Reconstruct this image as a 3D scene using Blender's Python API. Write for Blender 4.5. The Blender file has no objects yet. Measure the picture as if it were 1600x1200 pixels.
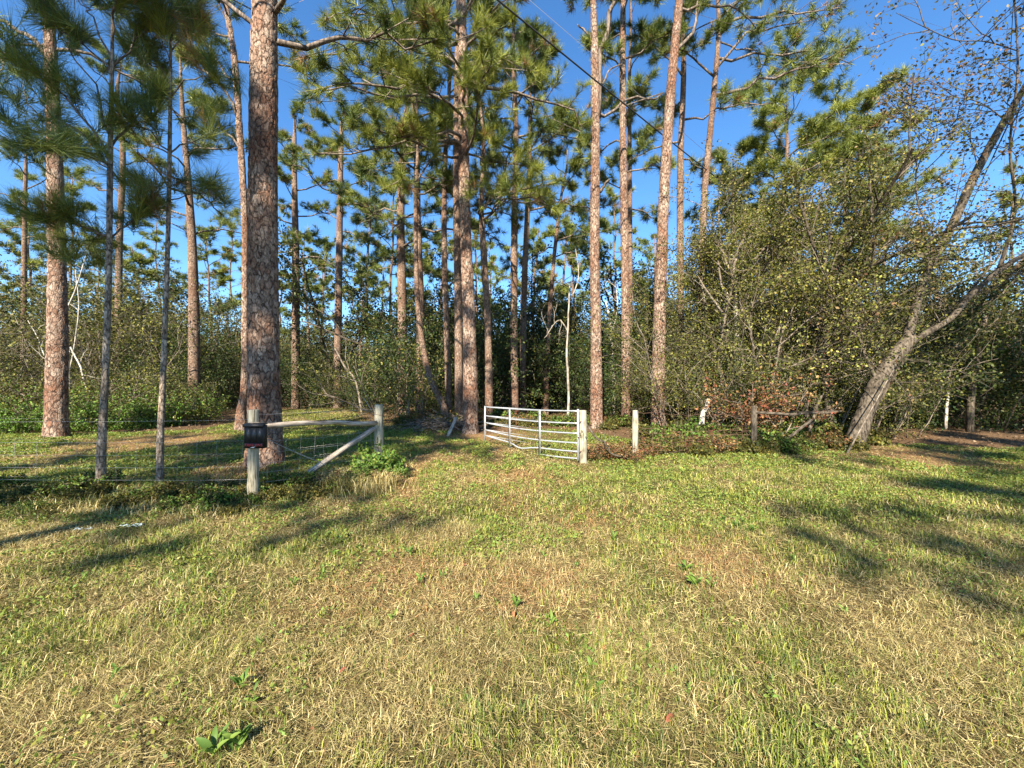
import bpy, math
import numpy as np
from mathutils import Vector

# ------------------------------------------------------------------ camera, sky, sun, exposure
scn = bpy.context.scene
COL = scn.collection
CAM_H = 1.6
FPX = 603.0                      # focal length in photograph pixels (1600 wide)

cam_d = bpy.data.cameras.new("camera")
cam = bpy.data.objects.new("camera", cam_d)
COL.objects.link(cam)
cam.location = (0, 0, CAM_H)
cam.rotation_euler = (math.radians(90), 0, 0)
cam_d.sensor_width = 36.0
cam_d.lens = FPX / 1600.0 * 36.0
cam_d.clip_end = 2000.0
cam_d.clip_start = 0.05
scn.camera = cam

SUN_EL = math.radians(35)
SUN_BEAR = math.radians(15)      # the way shadows fall, clockwise from straight ahead
to_sun = Vector((-math.sin(SUN_BEAR) * math.cos(SUN_EL), -math.cos(SUN_BEAR) * math.cos(SUN_EL), math.sin(SUN_EL)))
world = bpy.data.worlds.new("World")
scn.world = world
world.use_nodes = True
wn = world.node_tree.nodes
sky = wn.new("ShaderNodeTexSky")
sky.sky_type = 'NISHITA'
sky.sun_disc = False
sky.sun_elevation = SUN_EL
sky.sun_rotation = math.radians(180) + SUN_BEAR
sky.air_density = 1.0
sky.dust_density = 0.0
sky.ozone_density = 5.0
bg = wn["Background"]
bg.inputs["Strength"].default_value = 0.088
hs_ = wn.new("ShaderNodeHueSaturation"); hs_.inputs["Saturation"].default_value = 1.15
world.node_tree.links.new(sky.outputs[0], hs_.inputs["Color"])
world.node_tree.links.new(hs_.outputs[0], bg.inputs[0])

sun_d = bpy.data.lights.new("sun", 'SUN')
sun_d.energy = 5.0
sun_d.angle = math.radians(0.53)
sun_d.color = (1.0, 0.89, 0.73)
sun = bpy.data.objects.new("sun", sun_d)
COL.objects.link(sun)
sun.rotation_euler = (-to_sun).to_track_quat('-Z', 'Y').to_euler()

vs = scn.view_settings
vs.view_transform = 'Standard'
vs.look = 'None'
vs.gamma = 1.0
vs.use_curve_mapping = False
vs.exposure = 1.75
scn.cycles.max_bounces = 6
scn.cycles.transparent_max_bounces = 4
scn.cycles.use_denoising = True

# ------------------------------------------------------------------ helpers
RNG = np.random.default_rng(7)

def wx(px, d): return (px - 800.0) / FPX * d
def wz(py, d): return CAM_H - (py - 600.0) / FPX * d
def at(px, py, d): return np.array([wx(px, d), d, wz(py, d)])

def vnoise(x, y, s, seed=0):
    """smooth value noise, 0..1"""
    r = np.random.default_rng(seed + 991)
    g = r.random((64, 64))
    u = np.asarray(x) / s + 1000.3; v = np.asarray(y) / s + 1000.7
    i = np.floor(u).astype(int); j = np.floor(v).astype(int)
    fu = u - i; fv = v - j
    fu = fu * fu * (3 - 2 * fu); fv = fv * fv * (3 - 2 * fv)
    a = g[i % 64, j % 64]; b = g[(i + 1) % 64, j % 64]; c = g[i % 64, (j + 1) % 64]; d = g[(i + 1) % 64, (j + 1) % 64]
    return (a * (1 - fu) + b * fu) * (1 - fv) + (c * (1 - fu) + d * fu) * fv

def fnoise(x, y, s, seed=0):
    return 0.55 * vnoise(x, y, s, seed) + 0.3 * vnoise(x, y, s * .45, seed + 1) + 0.15 * vnoise(x, y, s * .2, seed + 2)

def gz(x, y):
    """ground height"""
    return 0.10 * (vnoise(x, y, 3.1, 5) - .5) + 0.035 * (vnoise(x, y, .8, 6) - .5)

def norm(v):
    v = np.asarray(v, float)
    return v / (np.linalg.norm(v, axis=-1, keepdims=True) + 1e-9)

def rpx(w, px, d):
    """radius of an upright round stem seen w px wide at px, away from the axis"""
    return w / FPX * d / 2 * math.cos(math.atan((px - 800.0) / FPX))

def gpos(px, d):
    x = wx(px, d)
    return np.array([x, d, float(gz(x, d))])

class Geo:
    def __init__(self): self.v = []; self.f = []; self.c = []; self.m = []; self.n = 0
    def add(self, v, f, c=(.5, .5, .5), m=0):
        v = np.asarray(v, float).reshape(-1, 3); f = np.asarray(f, int)
        self.v.append(v); self.f.append(f + self.n); self.m.append(np.full(len(f), m, int))
        c = np.asarray(c, float)
        self.c.append(np.broadcast_to(c, (len(v), 3)) if c.ndim == 1 else c)
        self.n += len(v)
        return self
    def box(self, lo, hi, c=(.5, .5, .5), m=0):
        x0, y0, z0 = lo; x1, y1, z1 = hi
        v = [(x0,y0,z0),(x1,y0,z0),(x1,y1,z0),(x0,y1,z0),(x0,y0,z1),(x1,y0,z1),(x1,y1,z1),(x0,y1,z1)]
        return self.add(v, [(0,3,2,1),(4,5,6,7),(0,1,5,4),(1,2,6,5),(2,3,7,6),(3,0,4,7)], c, m)
    def mesh(self, name, mats, smooth=False):
        me = bpy.data.meshes.new(name)
        v = np.concatenate(self.v); c = np.concatenate(self.c)
        me.vertices.add(len(v)); me.vertices.foreach_set("co", v.astype(np.float32).ravel())
        li = np.concatenate([f.ravel() for f in self.f])
        cnt = np.concatenate([np.full(len(f), f.shape[1], int) for f in self.f])
        st = np.concatenate([[0], np.cumsum(cnt)[:-1]])
        me.loops.add(len(li)); me.loops.foreach_set("vertex_index", li.astype(np.int32))
        me.polygons.add(len(cnt)); me.polygons.foreach_set("loop_start", st.astype(np.int32))
        me.polygons.foreach_set("material_index", np.concatenate(self.m).astype(np.int32))
        if smooth: me.polygons.foreach_set("use_smooth", np.ones(len(cnt), bool))
        me.update(calc_edges=True)
        at_ = me.color_attributes.new("Col", 'FLOAT_COLOR', 'POINT')
        at_.data.foreach_set("color", np.concatenate([c, np.ones((len(c), 1))], 1).astype(np.float32).ravel())
        for m in (mats if isinstance(mats, (list, tuple)) else [mats]): me.materials.append(m)
        return me
    def obj(self, name, mats, parent=None, smooth=False, loc=None):
        o = bpy.data.objects.new(name, self.mesh(name, mats, smooth))
        COL.objects.link(o)
        if parent is not None: o.parent = parent
        if loc is not None: o.location = loc
        return o

def tag(o, label=None, cat=None, group=None, kind=None):
    if label: o["label"] = label
    if cat: o["category"] = cat
    if group: o["group"] = group
    if kind: o["kind"] = kind
    return o

def thing(name, label, cat, loc=(0, 0, 0), group=None, rz=0.0):
    o = bpy.data.objects.new(name, None)
    o.empty_display_size = .2
    COL.objects.link(o)
    o.location = loc; o.rotation_euler = (0, 0, rz)
    return tag(o, label, cat, group)

def copy_tree(o, parent=None):
    c = o.copy(); COL.objects.link(c); c.parent = parent
    for ch in list(o.children):
        copy_tree(ch, c)
    return c

def resample(pts, vals, n):
    pts = np.asarray(pts, float); vals = np.asarray(vals, float)
    s = np.concatenate([[0], np.cumsum(np.linalg.norm(np.diff(pts, axis=0), axis=1))])
    t = np.linspace(0, s[-1], n)
    # smooth (monotone enough) interpolation through the points
    if len(pts) > 2:
        tan = np.gradient(pts, s, axis=0)
        k = np.clip(np.searchsorted(s, t, side='right') - 1, 0, len(s) - 2)
        h = (s[k + 1] - s[k])[:, None]; u = ((t - s[k]) / (s[k + 1] - s[k]))[:, None]
        p = (2*u**3-3*u**2+1)*pts[k] + (u**3-2*u**2+u)*h*tan[k] + (-2*u**3+3*u**2)*pts[k+1] + (u**3-u**2)*h*tan[k+1]
    else:
        p = np.stack([np.interp(t, s, pts[:, i]) for i in range(3)], 1)
    return p, np.interp(t, s, vals)

def tube(geo, path, rad, sides=6, c=(.5, .5, .5), m=0, cap=True, rough=0.0, rng=None):
    path = np.asarray(path, float); n = len(path)
    rad = np.broadcast_to(np.asarray(rad, float), (n,))
    t = norm(np.gradient(path, axis=0))
    ref = np.array([1., 0, 0]) if abs(t[0][0]) < .8 else np.array([0, 1., 0])
    a = np.zeros((n, 3)); cur = norm(np.cross(np.cross(t[0], ref), t[0]))
    for i in range(n):
        cur = cur - t[i] * np.dot(cur, t[i]); cur = cur / (np.linalg.norm(cur) + 1e-9); a[i] = cur
    b = np.cross(t, a)
    th = np.linspace(0, 2 * np.pi, sides, endpoint=False)
    rr = rad[:, None] * np.ones(sides)[None]
    if rough and rng is not None:
        rr = rr * (1 + rough * (rng.random((n, sides)) - .5))
    v = path[:, None] + rr[..., None] * (np.cos(th)[None, :, None] * a[:, None] + np.sin(th)[None, :, None] * b[:, None])
    v = v.reshape(-1, 3)
    i = np.arange(n - 1)[:, None] * sides; j = np.arange(sides)[None]; k = (j + 1) % sides
    f = np.stack([i + j, i + k, i + sides + k, i + sides + j], -1).reshape(-1, 4)
    geo.add(v, f, c, m)
    if cap:
        for e in (0, n - 1):
            base = geo.n - n * sides + e * sides
            idx = np.arange(sides)
            geo.v.append(path[e][None]); geo.c.append(np.broadcast_to(np.asarray(c, float), (1, 3)) if np.ndim(c) == 1 else np.asarray(c)[:1])
            ci = geo.n; geo.n += 1
            tri = np.stack([np.full(sides, ci), base + (idx + 1) % sides, base + idx], 1)
            if e: tri = tri[:, [0, 2, 1]]
            geo.f.append(tri); geo.m.append(np.full(sides, m, int))

def frames(dirs, rng):
    """rotation matrices whose z column is dirs"""
    z = norm(dirs); r = norm(rng.normal(size=z.shape))
    x = norm(np.cross(r, z)); y = np.cross(z, x)
    return np.stack([x, y, z], -1)

def scatter(geo, tmpl_v, tmpl_f, pos, dirs, scale, rng, col, jit=.2, m=0):
    """copies of a small template, each turned to its direction; col (n,3) per copy"""
    n = len(pos)
    if n == 0: return
    R = frames(dirs, rng)
    v = np.einsum('nij,tj->nti', R, tmpl_v) * np.reshape(scale, (-1, 1, 1)) + np.asarray(pos)[:, None]
    T = len(tmpl_v)
    f = (tmpl_f[None] + (np.arange(n) * T)[:, None, None]).reshape(-1, tmpl_f.shape[1])
    k = tmpl_f.shape[1]
    cc = np.repeat(np.asarray(col, float)[:, None], T, 1)
    if jit:
        per = 1 + jit * (rng.random((n, max(1, T // 3))) - .5) * 2
        per = np.repeat(per, 3, 1)
        per = np.concatenate([per, np.ones((n, max(0, T - per.shape[1])))], 1)[:, :T]
        cc = cc * per[..., None]
    geo.add(v.reshape(-1, 3), f, np.clip(cc.reshape(-1, 3), 0, 1), m)

# ------------------------------------------------------------------ materials
def new_mat(name):
    m = bpy.data.materials.new(name); m.use_nodes = True
    nt = m.node_tree
    return m, nt.nodes, nt.links, nt.nodes["Principled BSDF"]

def ramp(nodes, stops):
    r = nodes.new("ShaderNodeValToRGB")
    els = r.color_ramp.elements
    while len(els) < len(stops): els.new(.5)
    for e, (p, c) in zip(els, stops):
        e.position = p; e.color = (*c, 1) if len(c) == 3 else c
    return r

def mat_foliage(name, transl=.3, rough=.5, spec=.3, hue_noise=True):
    m, N, L, P = new_mat(name)
    a = N.new("ShaderNodeAttribute"); a.attribute_name = "Col"
    src = a.outputs["Color"]
    P.inputs["Roughness"].default_value = rough
    P.inputs["Specular IOR Level"].default_value = spec
    L.new(src, P.inputs["Base Color"])
    t = N.new("ShaderNodeBsdfTranslucent")
    g = N.new("ShaderNodeMix"); g.data_type = 'RGBA'; g.blend_type = 'MULTIPLY'; g.inputs[0].default_value = 1
    L.new(src, g.inputs[6]); g.inputs[7].default_value = (1.25, 1.3, .6, 1)
    L.new(g.outputs[2], t.inputs[0])
    mx = N.new("ShaderNodeMixShader"); mx.inputs[0].default_value = transl
    L.new(P.outputs[0], mx.inputs[1]); L.new(t.outputs[0], mx.inputs[2])
    L.new(mx.outputs[0], N["Material Output"].inputs[0])
    return m

def mat_bark(name, pale, red, dark, scale=9, zs=.42, depth=.02, grey=.0, disp=True):
    m, N, L, P = new_mat(name)
    tc = N.new("ShaderNodeTexCoord"); mp = N.new("ShaderNodeMapping")
    mp.inputs["Scale"].default_value = (1, 1, zs)
    L.new(tc.outputs["Object"], mp.inputs[0])
    nz = N.new("ShaderNodeTexNoise"); nz.inputs["Scale"].default_value = scale * .55; nz.inputs["Detail"].default_value = 5; nz.inputs["Roughness"].default_value = .65
    L.new(mp.outputs[0], nz.inputs["Vector"])
    wv = N.new("ShaderNodeMix"); wv.data_type = 'RGBA'; wv.blend_type = 'LINEAR_LIGHT'; wv.inputs[0].default_value = 1.1 / scale
    L.new(mp.outputs[0], wv.inputs[6]); L.new(nz.outputs["Color"], wv.inputs[7])
    vo = N.new("ShaderNodeTexVoronoi"); vo.feature = 'DISTANCE_TO_EDGE'; vo.inputs["Scale"].default_value = scale
    vc = N.new("ShaderNodeTexVoronoi"); vc.feature = 'F1'; vc.inputs["Scale"].default_value = scale
    L.new(wv.outputs[2], vo.inputs["Vector"]); L.new(wv.outputs[2], vc.inputs["Vector"])
    # fissures open and close along the stem
    nc = N.new("ShaderNodeTexNoise"); nc.inputs["Scale"].default_value = scale * .8; nc.inputs["Detail"].default_value = 4
    L.new(tc.outputs["Object"], nc.inputs["Vector"])
    cw = N.new("ShaderNodeMapRange"); cw.inputs[1].default_value = .3; cw.inputs[2].default_value = .7; cw.inputs[3].default_value = -.05; cw.inputs[4].default_value = .13
    L.new(nc.outputs[0], cw.inputs[0])
    ca_ = N.new("ShaderNodeMath"); L.new(vo.outputs["Distance"], ca_.inputs[0]); L.new(cw.outputs[0], ca_.inputs[1])
    crack = ramp(N, [(.02, (.05, .05, .05)), (.10, (.6, .6, .6)), (.24, (1, 1, 1))]); L.new(ca_.outputs[0], crack.inputs[0])
    # patches of grey-tan plates and freshly shed reddish ones
    n2 = N.new("ShaderNodeTexNoise"); n2.inputs["Scale"].default_value = 1.1; n2.inputs["Detail"].default_value = 3
    L.new(tc.outputs["Object"], n2.inputs["Vector"])
    sep = N.new("ShaderNodeSeparateColor"); L.new(vc.outputs["Color"], sep.inputs[0])
    ad = N.new("ShaderNodeMath"); ad.operation = 'MULTIPLY_ADD'; ad.inputs[1].default_value = .28; L.new(sep.outputs[0], ad.inputs[0]); L.new(n2.outputs[0], ad.inputs[2])
    pc = ramp(N, [(.44, red), (.62, tuple(np.array(red) * .5 + np.array(pale) * .4)), (.82, pale)]); L.new(ad.outputs[0], pc.inputs[0])
    n3 = N.new("ShaderNodeTexNoise"); n3.inputs["Scale"].default_value = 45; n3.inputs["Detail"].default_value = 4
    L.new(mp.outputs[0], n3.inputs["Vector"])
    fl = ramp(N, [(.3, (.42, .42, .42)), (.72, (1.18, 1.18, 1.18))]); L.new(n3.outputs[0], fl.inputs[0])
    mu = N.new("ShaderNodeMix"); mu.data_type = 'RGBA'; mu.blend_type = 'MULTIPLY'; mu.inputs[0].default_value = 1
    L.new(pc.outputs[0], mu.inputs[6]); L.new(fl.outputs[0], mu.inputs[7])
    mx = N.new("ShaderNodeMix"); mx.data_type = 'RGBA'
    L.new(crack.outputs[0], mx.inputs[0]); mx.inputs[6].default_value = (*dark, 1); L.new(mu.outputs[2], mx.inputs[7])
    L.new(mx.outputs[2], P.inputs["Base Color"])
    P.inputs["Roughness"].default_value = .9; P.inputs["Specular IOR Level"].default_value = .15
    hs = N.new("ShaderNodeMath"); hs.operation = 'MULTIPLY_ADD'; hs.inputs[1].default_value = .35
    L.new(n3.outputs[0], hs.inputs[0]); L.new(crack.outputs[0], hs.inputs[2])
    hv = N.new("ShaderNodeMath"); hv.operation = 'MULTIPLY_ADD'; hv.inputs[1].default_value = .7
    L.new(sep.outputs[1], hv.inputs[0]); L.new(hs.outputs[0], hv.inputs[2])
    if disp:
        d = N.new("ShaderNodeDisplacement"); d.inputs["Scale"].default_value = depth; d.inputs["Midlevel"].default_value = 1.6
        L.new(hv.outputs[0], d.inputs["Height"]); L.new(d.outputs[0], N["Material Output"].inputs["Displacement"])
        m.displacement_method = 'BOTH'
    else:
        bp = N.new("ShaderNodeBump"); bp.inputs["Strength"].default_value = .9; bp.inputs["Distance"].default_value = depth
        L.new(hv.outputs[0], bp.inputs["Height"]); L.new(bp.outputs[0], P.inputs["Normal"])
    return m

def mat_wood(name, c0, c1, c2, scale=14, stretch=.08, rough=.85):
    """weathered timber / thin bark: streaks along local z"""
    m, N, L, P = new_mat(name)
    tc = N.new("ShaderNodeTexCoord"); mp = N.new("ShaderNodeMapping"); mp.inputs["Scale"].default_value = (1, 1, stretch)
    L.new(tc.outputs["Object"], mp.inputs[0])
    n = N.new("ShaderNodeTexNoise"); n.inputs["Scale"].default_value = scale; n.inputs["Detail"].default_value = 6
    L.new(mp.outputs[0], n.inputs["Vector"])
    n2 = N.new("ShaderNodeTexNoise"); n2.inputs["Scale"].default_value = 5; n2.inputs["Detail"].default_value = 4
    L.new(tc.outputs["Object"], n2.inputs["Vector"])
    md = N.new("ShaderNodeMath"); md.operation = 'MULTIPLY_ADD'; md.inputs[1].default_value = .45; L.new(n2.outputs[0], md.inputs[0]); L.new(n.outputs[0], md.inputs[2])
    r = ramp(N, [(.52, c0), (.68, c1), (.88, c2)]); L.new(md.outputs[0], r.inputs[0])
    L.new(r.outputs[0], P.inputs["Base Color"])
    P.inputs["Roughness"].default_value = rough; P.inputs["Specular IOR Level"].default_value = .2
    bp = N.new("ShaderNodeBump"); bp.inputs["Strength"].default_value = .6; bp.inputs["Distance"].default_value = .01
    L.new(n.outputs[0], bp.inputs["Height"]); L.new(bp.outputs[0], P.inputs["Normal"])
    return m

def mat_plain(name, c, rough=.5, metal=0., noise=.15, scale=20, bump=0.):
    m, N, L, P = new_mat(name)
    tc = N.new("ShaderNodeTexCoord"); n = N.new("ShaderNodeTexNoise"); n.inputs["Scale"].default_value = scale; n.inputs["Detail"].default_value = 5
    L.new(tc.outputs["Object"], n.inputs["Vector"])
    c = np.array(c)
    r = ramp(N, [(.3, tuple(c * (1 - noise))), (.7, tuple(np.minimum(c * (1 + noise), 1)))]); L.new(n.outputs[0], r.inputs[0])
    L.new(r.outputs[0], P.inputs["Base Color"])
    P.inputs["Roughness"].default_value = rough; P.inputs["Metallic"].default_value = metal
    if bump:
        bp = N.new("ShaderNodeBump"); bp.inputs["Strength"].default_value = bump; bp.inputs["Distance"].default_value = .01
        L.new(n.outputs[0], bp.inputs["Height"]); L.new(bp.outputs[0], P.inputs["Normal"])
    return m

def mat_ground():
    m, N, L, P = new_mat("ground_soil_and_thatch")
    a = N.new("ShaderNodeAttribute"); a.attribute_name = "Col"
    tc = N.new("ShaderNodeTexCoord")
    n1 = N.new("ShaderNodeTexNoise"); n1.inputs["Scale"].default_value = 14; n1.inputs["Detail"].default_value = 8; n1.inputs["Roughness"].default_value = .75
    L.new(tc.outputs["Object"], n1.inputs["Vector"])
    n2 = N.new("ShaderNodeTexNoise"); n2.inputs["Scale"].default_value = 90; n2.inputs["Detail"].default_value = 5
    L.new(tc.outputs["Object"], n2.inputs["Vector"])
    f1 = ramp(N, [(.3, (.45, .42, .38)), (.7, (1.35, 1.35, 1.35))]); L.new(n1.outputs[0], f1.inputs[0])
    f2 = ramp(N, [(.3, (.5, .48, .45)), (.7, (1.4, 1.4, 1.35))]); L.new(n2.outputs[0], f2.inputs[0])
    m1 = N.new("ShaderNodeMix"); m1.data_type = 'RGBA'; m1.blend_type = 'MULTIPLY'; m1.inputs[0].default_value = 1
    L.new(a.outputs["Color"], m1.inputs[6]); L.new(f1.outputs[0], m1.inputs[7])
    m2 = N.new("ShaderNodeMix"); m2.data_type = 'RGBA'; m2.blend_type = 'MULTIPLY'; m2.inputs[0].default_value = 1
    L.new(m1.outputs[2], m2.inputs[6]); L.new(f2.outputs[0], m2.inputs[7])
    L.new(m2.outputs[2], P.inputs["Base Color"])
    P.inputs["Roughness"].default_value = .95; P.inputs["Specular IOR Level"].default_value = .1
    bp = N.new("ShaderNodeBump"); bp.inputs["Strength"].default_value = .8; bp.inputs["Distance"].default_value = .03
    L.new(n2.outputs[0], bp.inputs["Height"]); L.new(bp.outputs[0], P.inputs["Normal"])
    return m

M_LEAF = mat_foliage("leaf", .25, .5, .2)
M_NEEDLE = mat_foliage("pine_needle", .22, .45, .22)
M_GRASS = mat_foliage("grass_blade", .22, .65, .12)
M_BARK = mat_bark("pine_bark", (.42, .32, .245), (.255, .13, .08), (.05, .032, .025), 13, .5, .02)
M_BARK2 = mat_bark("pine_bark_fine", (.35, .26, .195), (.21, .115, .072), (.06, .04, .03), 19, .5, .012, disp=False)
M_BARKY = mat_bark("young_pine_bark", (.50, .43, .35), (.27, .20, .14), (.05, .04, .03), 26, .35, .008, disp=False)
M_LIMB = mat_wood("pine_limb_bark", (.035, .026, .02), (.10, .078, .06), (.22, .18, .145), 18, .3)
M_OAK = mat_wood("oak_bark", (.02, .016, .011), (.06, .048, .034), (.14, .115, .085), 26, .3)
M_PALE = mat_wood("pale_smooth_bark", (.15, .13, .10), (.34, .31, .26), (.52, .48, .41), 14, .4)
M_SNAG = mat_wood("grey_snag_bark", (.10, .085, .065), (.24, .21, .17), (.40, .36, .30), 14, .4)
M_TWIG = mat_wood("grey_twig", (.055, .044, .032), (.13, .105, .08), (.25, .21, .165), 10, .5)
M_POST = mat_wood("weathered_post", (.07, .06, .042), (.26, .235, .165), (.42, .39, .30), 62, .05)
M_PLANK = mat_wood("weathered_plank", (.10, .078, .06), (.32, .265, .21), (.50, .44, .36), 60, .06)
M_GALV = mat_plain("galvanised_tube", (.44, .465, .475), .5, .45, .12, 30)
nt_ = M_GALV.node_tree; n_ = nt_.nodes.new("ShaderNodeTexNoise"); n_.inputs["Scale"].default_value = 7; n_.inputs["Detail"].default_value = 6; n_.inputs["Roughness"].default_value = .7
tc_ = nt_.nodes.new("ShaderNodeTexCoord"); nt_.links.new(tc_.outputs["Object"], n_.inputs["Vector"])
rp_ = ramp(nt_.nodes, [(.56, (0, 0, 0)), (.70, (1, 1, 1))]); nt_.links.new(n_.outputs[0], rp_.inputs[0])
mx_ = nt_.nodes.new("ShaderNodeMix"); mx_.data_type = 'RGBA'; nt_.links.new(rp_.outputs[0], mx_.inputs[0]); mx_.inputs[7].default_value = (.20, .13, .085, 1)
P_ = nt_.nodes["Principled BSDF"]; nt_.links.new(P_.inputs["Base Color"].links[0].from_socket, mx_.inputs[6]); nt_.links.new(mx_.outputs[2], P_.inputs["Base Color"])
M_WIRE = mat_plain("fence_wire", (.42, .41, .39), .45, .6, .2, 60)
M_RUST = mat_plain("rusty_wire", (.16, .09, .06), .8, .2, .3, 60)
M_BLACK = mat_plain("black_plastic", (.007, .0075, .008), .55, 0, .3, 25)
M_GREYP = mat_plain("grey_clear_plastic", (.016, .018, .02), .45, 0, .2, 12)
M_REDP = mat_plain("red_print", (.40, .02, .022), .5, 0, .08, 30)
M_DRED = mat_plain("dark_red_strip", (.010, .003, .003), .5, 0, .2, 30)
M_WHITE = mat_plain("white_print", (.75, .74, .72), .5, 0, .08, 30)
M_CABLE = mat_plain("black_cable", (.02, .02, .02), .6, 0, .2, 10)
M_LITTER = mat_plain("pale_plastic_litter", (.42, .50, .50), .35, 0, .15, 30)
M_SHED = mat_plain("white_shed_wall", (.75, .74, .70), .7, 0, .08, 3)
M_ROOF = mat_plain("grey_shed_roof", (.25, .25, .25), .7, 0, .15, 3)
M_GROUND = mat_ground()

# ------------------------------------------------------------------ ground
EDGE = np.array([(-60, 12), (-20, 12), (-12, 12.3), (-10.8, 13.5), (-12.2, 17), (-15, 24), (-10.5, 25), (-7, 18), (-5.2, 15.6), (-3.0, 14.6),
                 (-1.6, 12.6), (-.7, 12.0), (.6, 13.4), (2.0, 13.4), (3.0, 11.6), (4.2, 10.2), (6.0, 9.5), (8.3, 9.3), (10.7, 10.2), (14, 9.2), (60, 8.8)])
POLY = np.concatenate([EDGE, [(60, -40), (-60, -40)]])

def in_lawn(x, y):
    x = np.asarray(x, float); y = np.asarray(y, float)
    ins = np.zeros(x.shape, bool)
    n = len(POLY)
    for i in range(n):
        x0, y0 = POLY[i]; x1, y1 = POLY[(i + 1) % n]
        if y0 == y1: continue
        c = ((y0 > y) != (y1 > y)) & (x < (x1 - x0) * (y - y0) / (y1 - y0) + x0)
        ins ^= c
    return ins

def greenness(x, y):
    """0 dry straw .. 1 green, patchy"""
    g = fnoise(x, y, 1.5, 21) * .75 + fnoise(x, y, .45, 31) * .45
    far = np.clip((y - 3.0) / 3.5, 0, 1)
    right = np.clip((x - .5) / 2.5, 0, 1)
    return np.clip((g - .60) * 3.2 + .18 + .54 * far + .16 * right, 0, 1)

def straw(x, y):
    """pine straw and bare wheel tracks"""
    s = np.zeros(np.shape(x))
    for (cx, cy, r, k) in ((-9.6, 10.6, 2.0, 1.), (-2.0, 6.1, .6, .9), (-.9, 12.0, 1.6, 1.), (-1.6, 8.2, .9, .6), (.05, 6.6, .8, .7), (8.9, 8.9, 1.5, 1.),
                           (-5.0, 6.9, .9, .7), (2.6, 9.6, 1.2, .7), (-.9, 3.3, .6, .5), (.1, 3.1, .5, .5), (1.9, 3.6, .5, .6), (1.0, 4.6, .5, .5)):
        s = np.maximum(s, k * np.exp(-((x - cx) ** 2 + (y - cy) ** 2) / r ** 2))
    # the two wheel tracks curving in through the gate
    for off in (-.75, .75):
        cx = -1.0 + off + .030 * (y - 8) ** 2 * np.where(y < 8, 1.1, -1.2)
        s = np.maximum(s, .62 * np.exp(-((x - cx) / .26) ** 2) * np.clip((y - 4.2) / 1.5, 0, 1) * np.clip((15 - y) / 3, 0, 1))
    return np.clip(s * (.45 + 1.1 * fnoise(x, y, .6, 41)), 0, 1)

def axis(lo, hi, fine_lo, fine_hi, step, grow=1.25):
    a = list(np.arange(fine_lo, fine_hi + 1e-6, step))
    s = step
    while a[-1] < hi: s *= grow; a.append(a[-1] + s)
    s = step
    while a[0] > lo: s *= grow; a.insert(0, a[0] - s)
    return np.array(a)

gx = axis(-500, 500, -14, 14, .2); gy = axis(-200, 900, -1, 18, .2)
X, Y = np.meshgrid(gx, gy)
fade = np.clip(1 - (np.hypot(X, Y - 8) - 40) / 40, 0, 1)
Z = gz(X, Y) * fade
lawn = in_lawn(X, Y).astype(float)
for _ in range(2):
    lawn[1:-1, 1:-1] = (lawn[1:-1, 1:-1] * 2 + lawn[:-2, 1:-1] + lawn[2:, 1:-1] + lawn[1:-1, :-2] + lawn[1:-1, 2:]) / 6
gr = greenness(X, Y)[..., None]; st_ = straw(X, Y)[..., None]
c_l = (1 - gr) * np.array([.16, .118, .055]) + gr * np.array([.075, .082, .024])
c_l = c_l * (1 - st_) + st_ * np.array([.30, .19, .095])
nn = fnoise(X, Y, 1.3, 77)[..., None]
c_f = np.array([.10, .07, .042]) * (1 - nn) + np.array([.24, .15, .085]) * nn
cg = c_l * lawn[..., None] + c_f * (1 - lawn[..., None])
ny, nx = X.shape
i = np.arange(ny - 1)[:, None] * nx; j = np.arange(nx - 1)[None]
fq = np.stack([i + j, i + j + 1, i + nx + j + 1, i + nx + j], -1).reshape(-1, 4)
g = Geo(); g.add(np.stack([X, Y, Z], -1).reshape(-1, 3), fq, cg.reshape(-1, 3))
tag(g.obj("ground", M_GROUND, smooth=True), "mown verge of thatch, sand and pine straw running into the woods", "ground", kind="structure")

# ------------------------------------------------------------------ lawn
def blades(geo, x, y, h, w, lean, col, segs, rng, tipz=.75, mat=1.35):
    n = len(x); z = gz(x, y) - .004
    # tufts are combed one way, with strays
    az = 9.0 * vnoise(x, y, .17, 15) + 5 * vnoise(x, y, .9, 16) + rng.normal(0, mat, n)
    d = np.stack([np.cos(az), np.sin(az), np.zeros(n)], 1)
    # faces turned any way: side vector independent of the lean
    sa = az + np.pi / 2 + rng.normal(0, .5, n)
    s = np.stack([np.cos(sa), np.sin(sa), np.zeros(n)], 1) * (w / 2)[:, None]
    b = np.stack([x, y, z], 1); up = np.array([0, 0, 1.])
    mid = b + d * (lean * h * .38)[:, None] + up * (h * .62 * np.sqrt(np.clip(1 - (lean * .5) ** 2, .1, 1)))[:, None]
    tip = b + d * (lean * h)[:, None] + up * (h * tipz * np.sqrt(np.clip(1.15 - lean ** 2 * .8, .04, 1)))[:, None]
    if segs == 2:
        v = np.stack([b - s, b + s, mid + s * .8, mid - s * .8, tip], 1)
        f = np.array([(0, 1, 2), (0, 2, 3), (3, 2, 4)])
    else:
        v = np.stack([b - s, b + s, tip], 1); f = np.array([(0, 1, 2)])
    T = v.shape[1]
    ff = (f[None] + (np.arange(n) * T)[:, None, None]).reshape(-1, 3)
    geo.add(v.reshape(-1, 3), ff, np.repeat(col, T, 0))

DRY = np.array([(.46, .375, .165), (.36, .285, .12), (.58, .49, .25), (.20, .145, .06), (.33, .31, .105)])
GRN = np.array([(.15, .19, .03), (.21, .24, .04), (.09, .135, .026), (.28, .29, .06), (.10, .145, .045)])
STRAW = np.array([(.38, .225, .10), (.30, .165, .075), (.44, .31, .15)])

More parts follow.
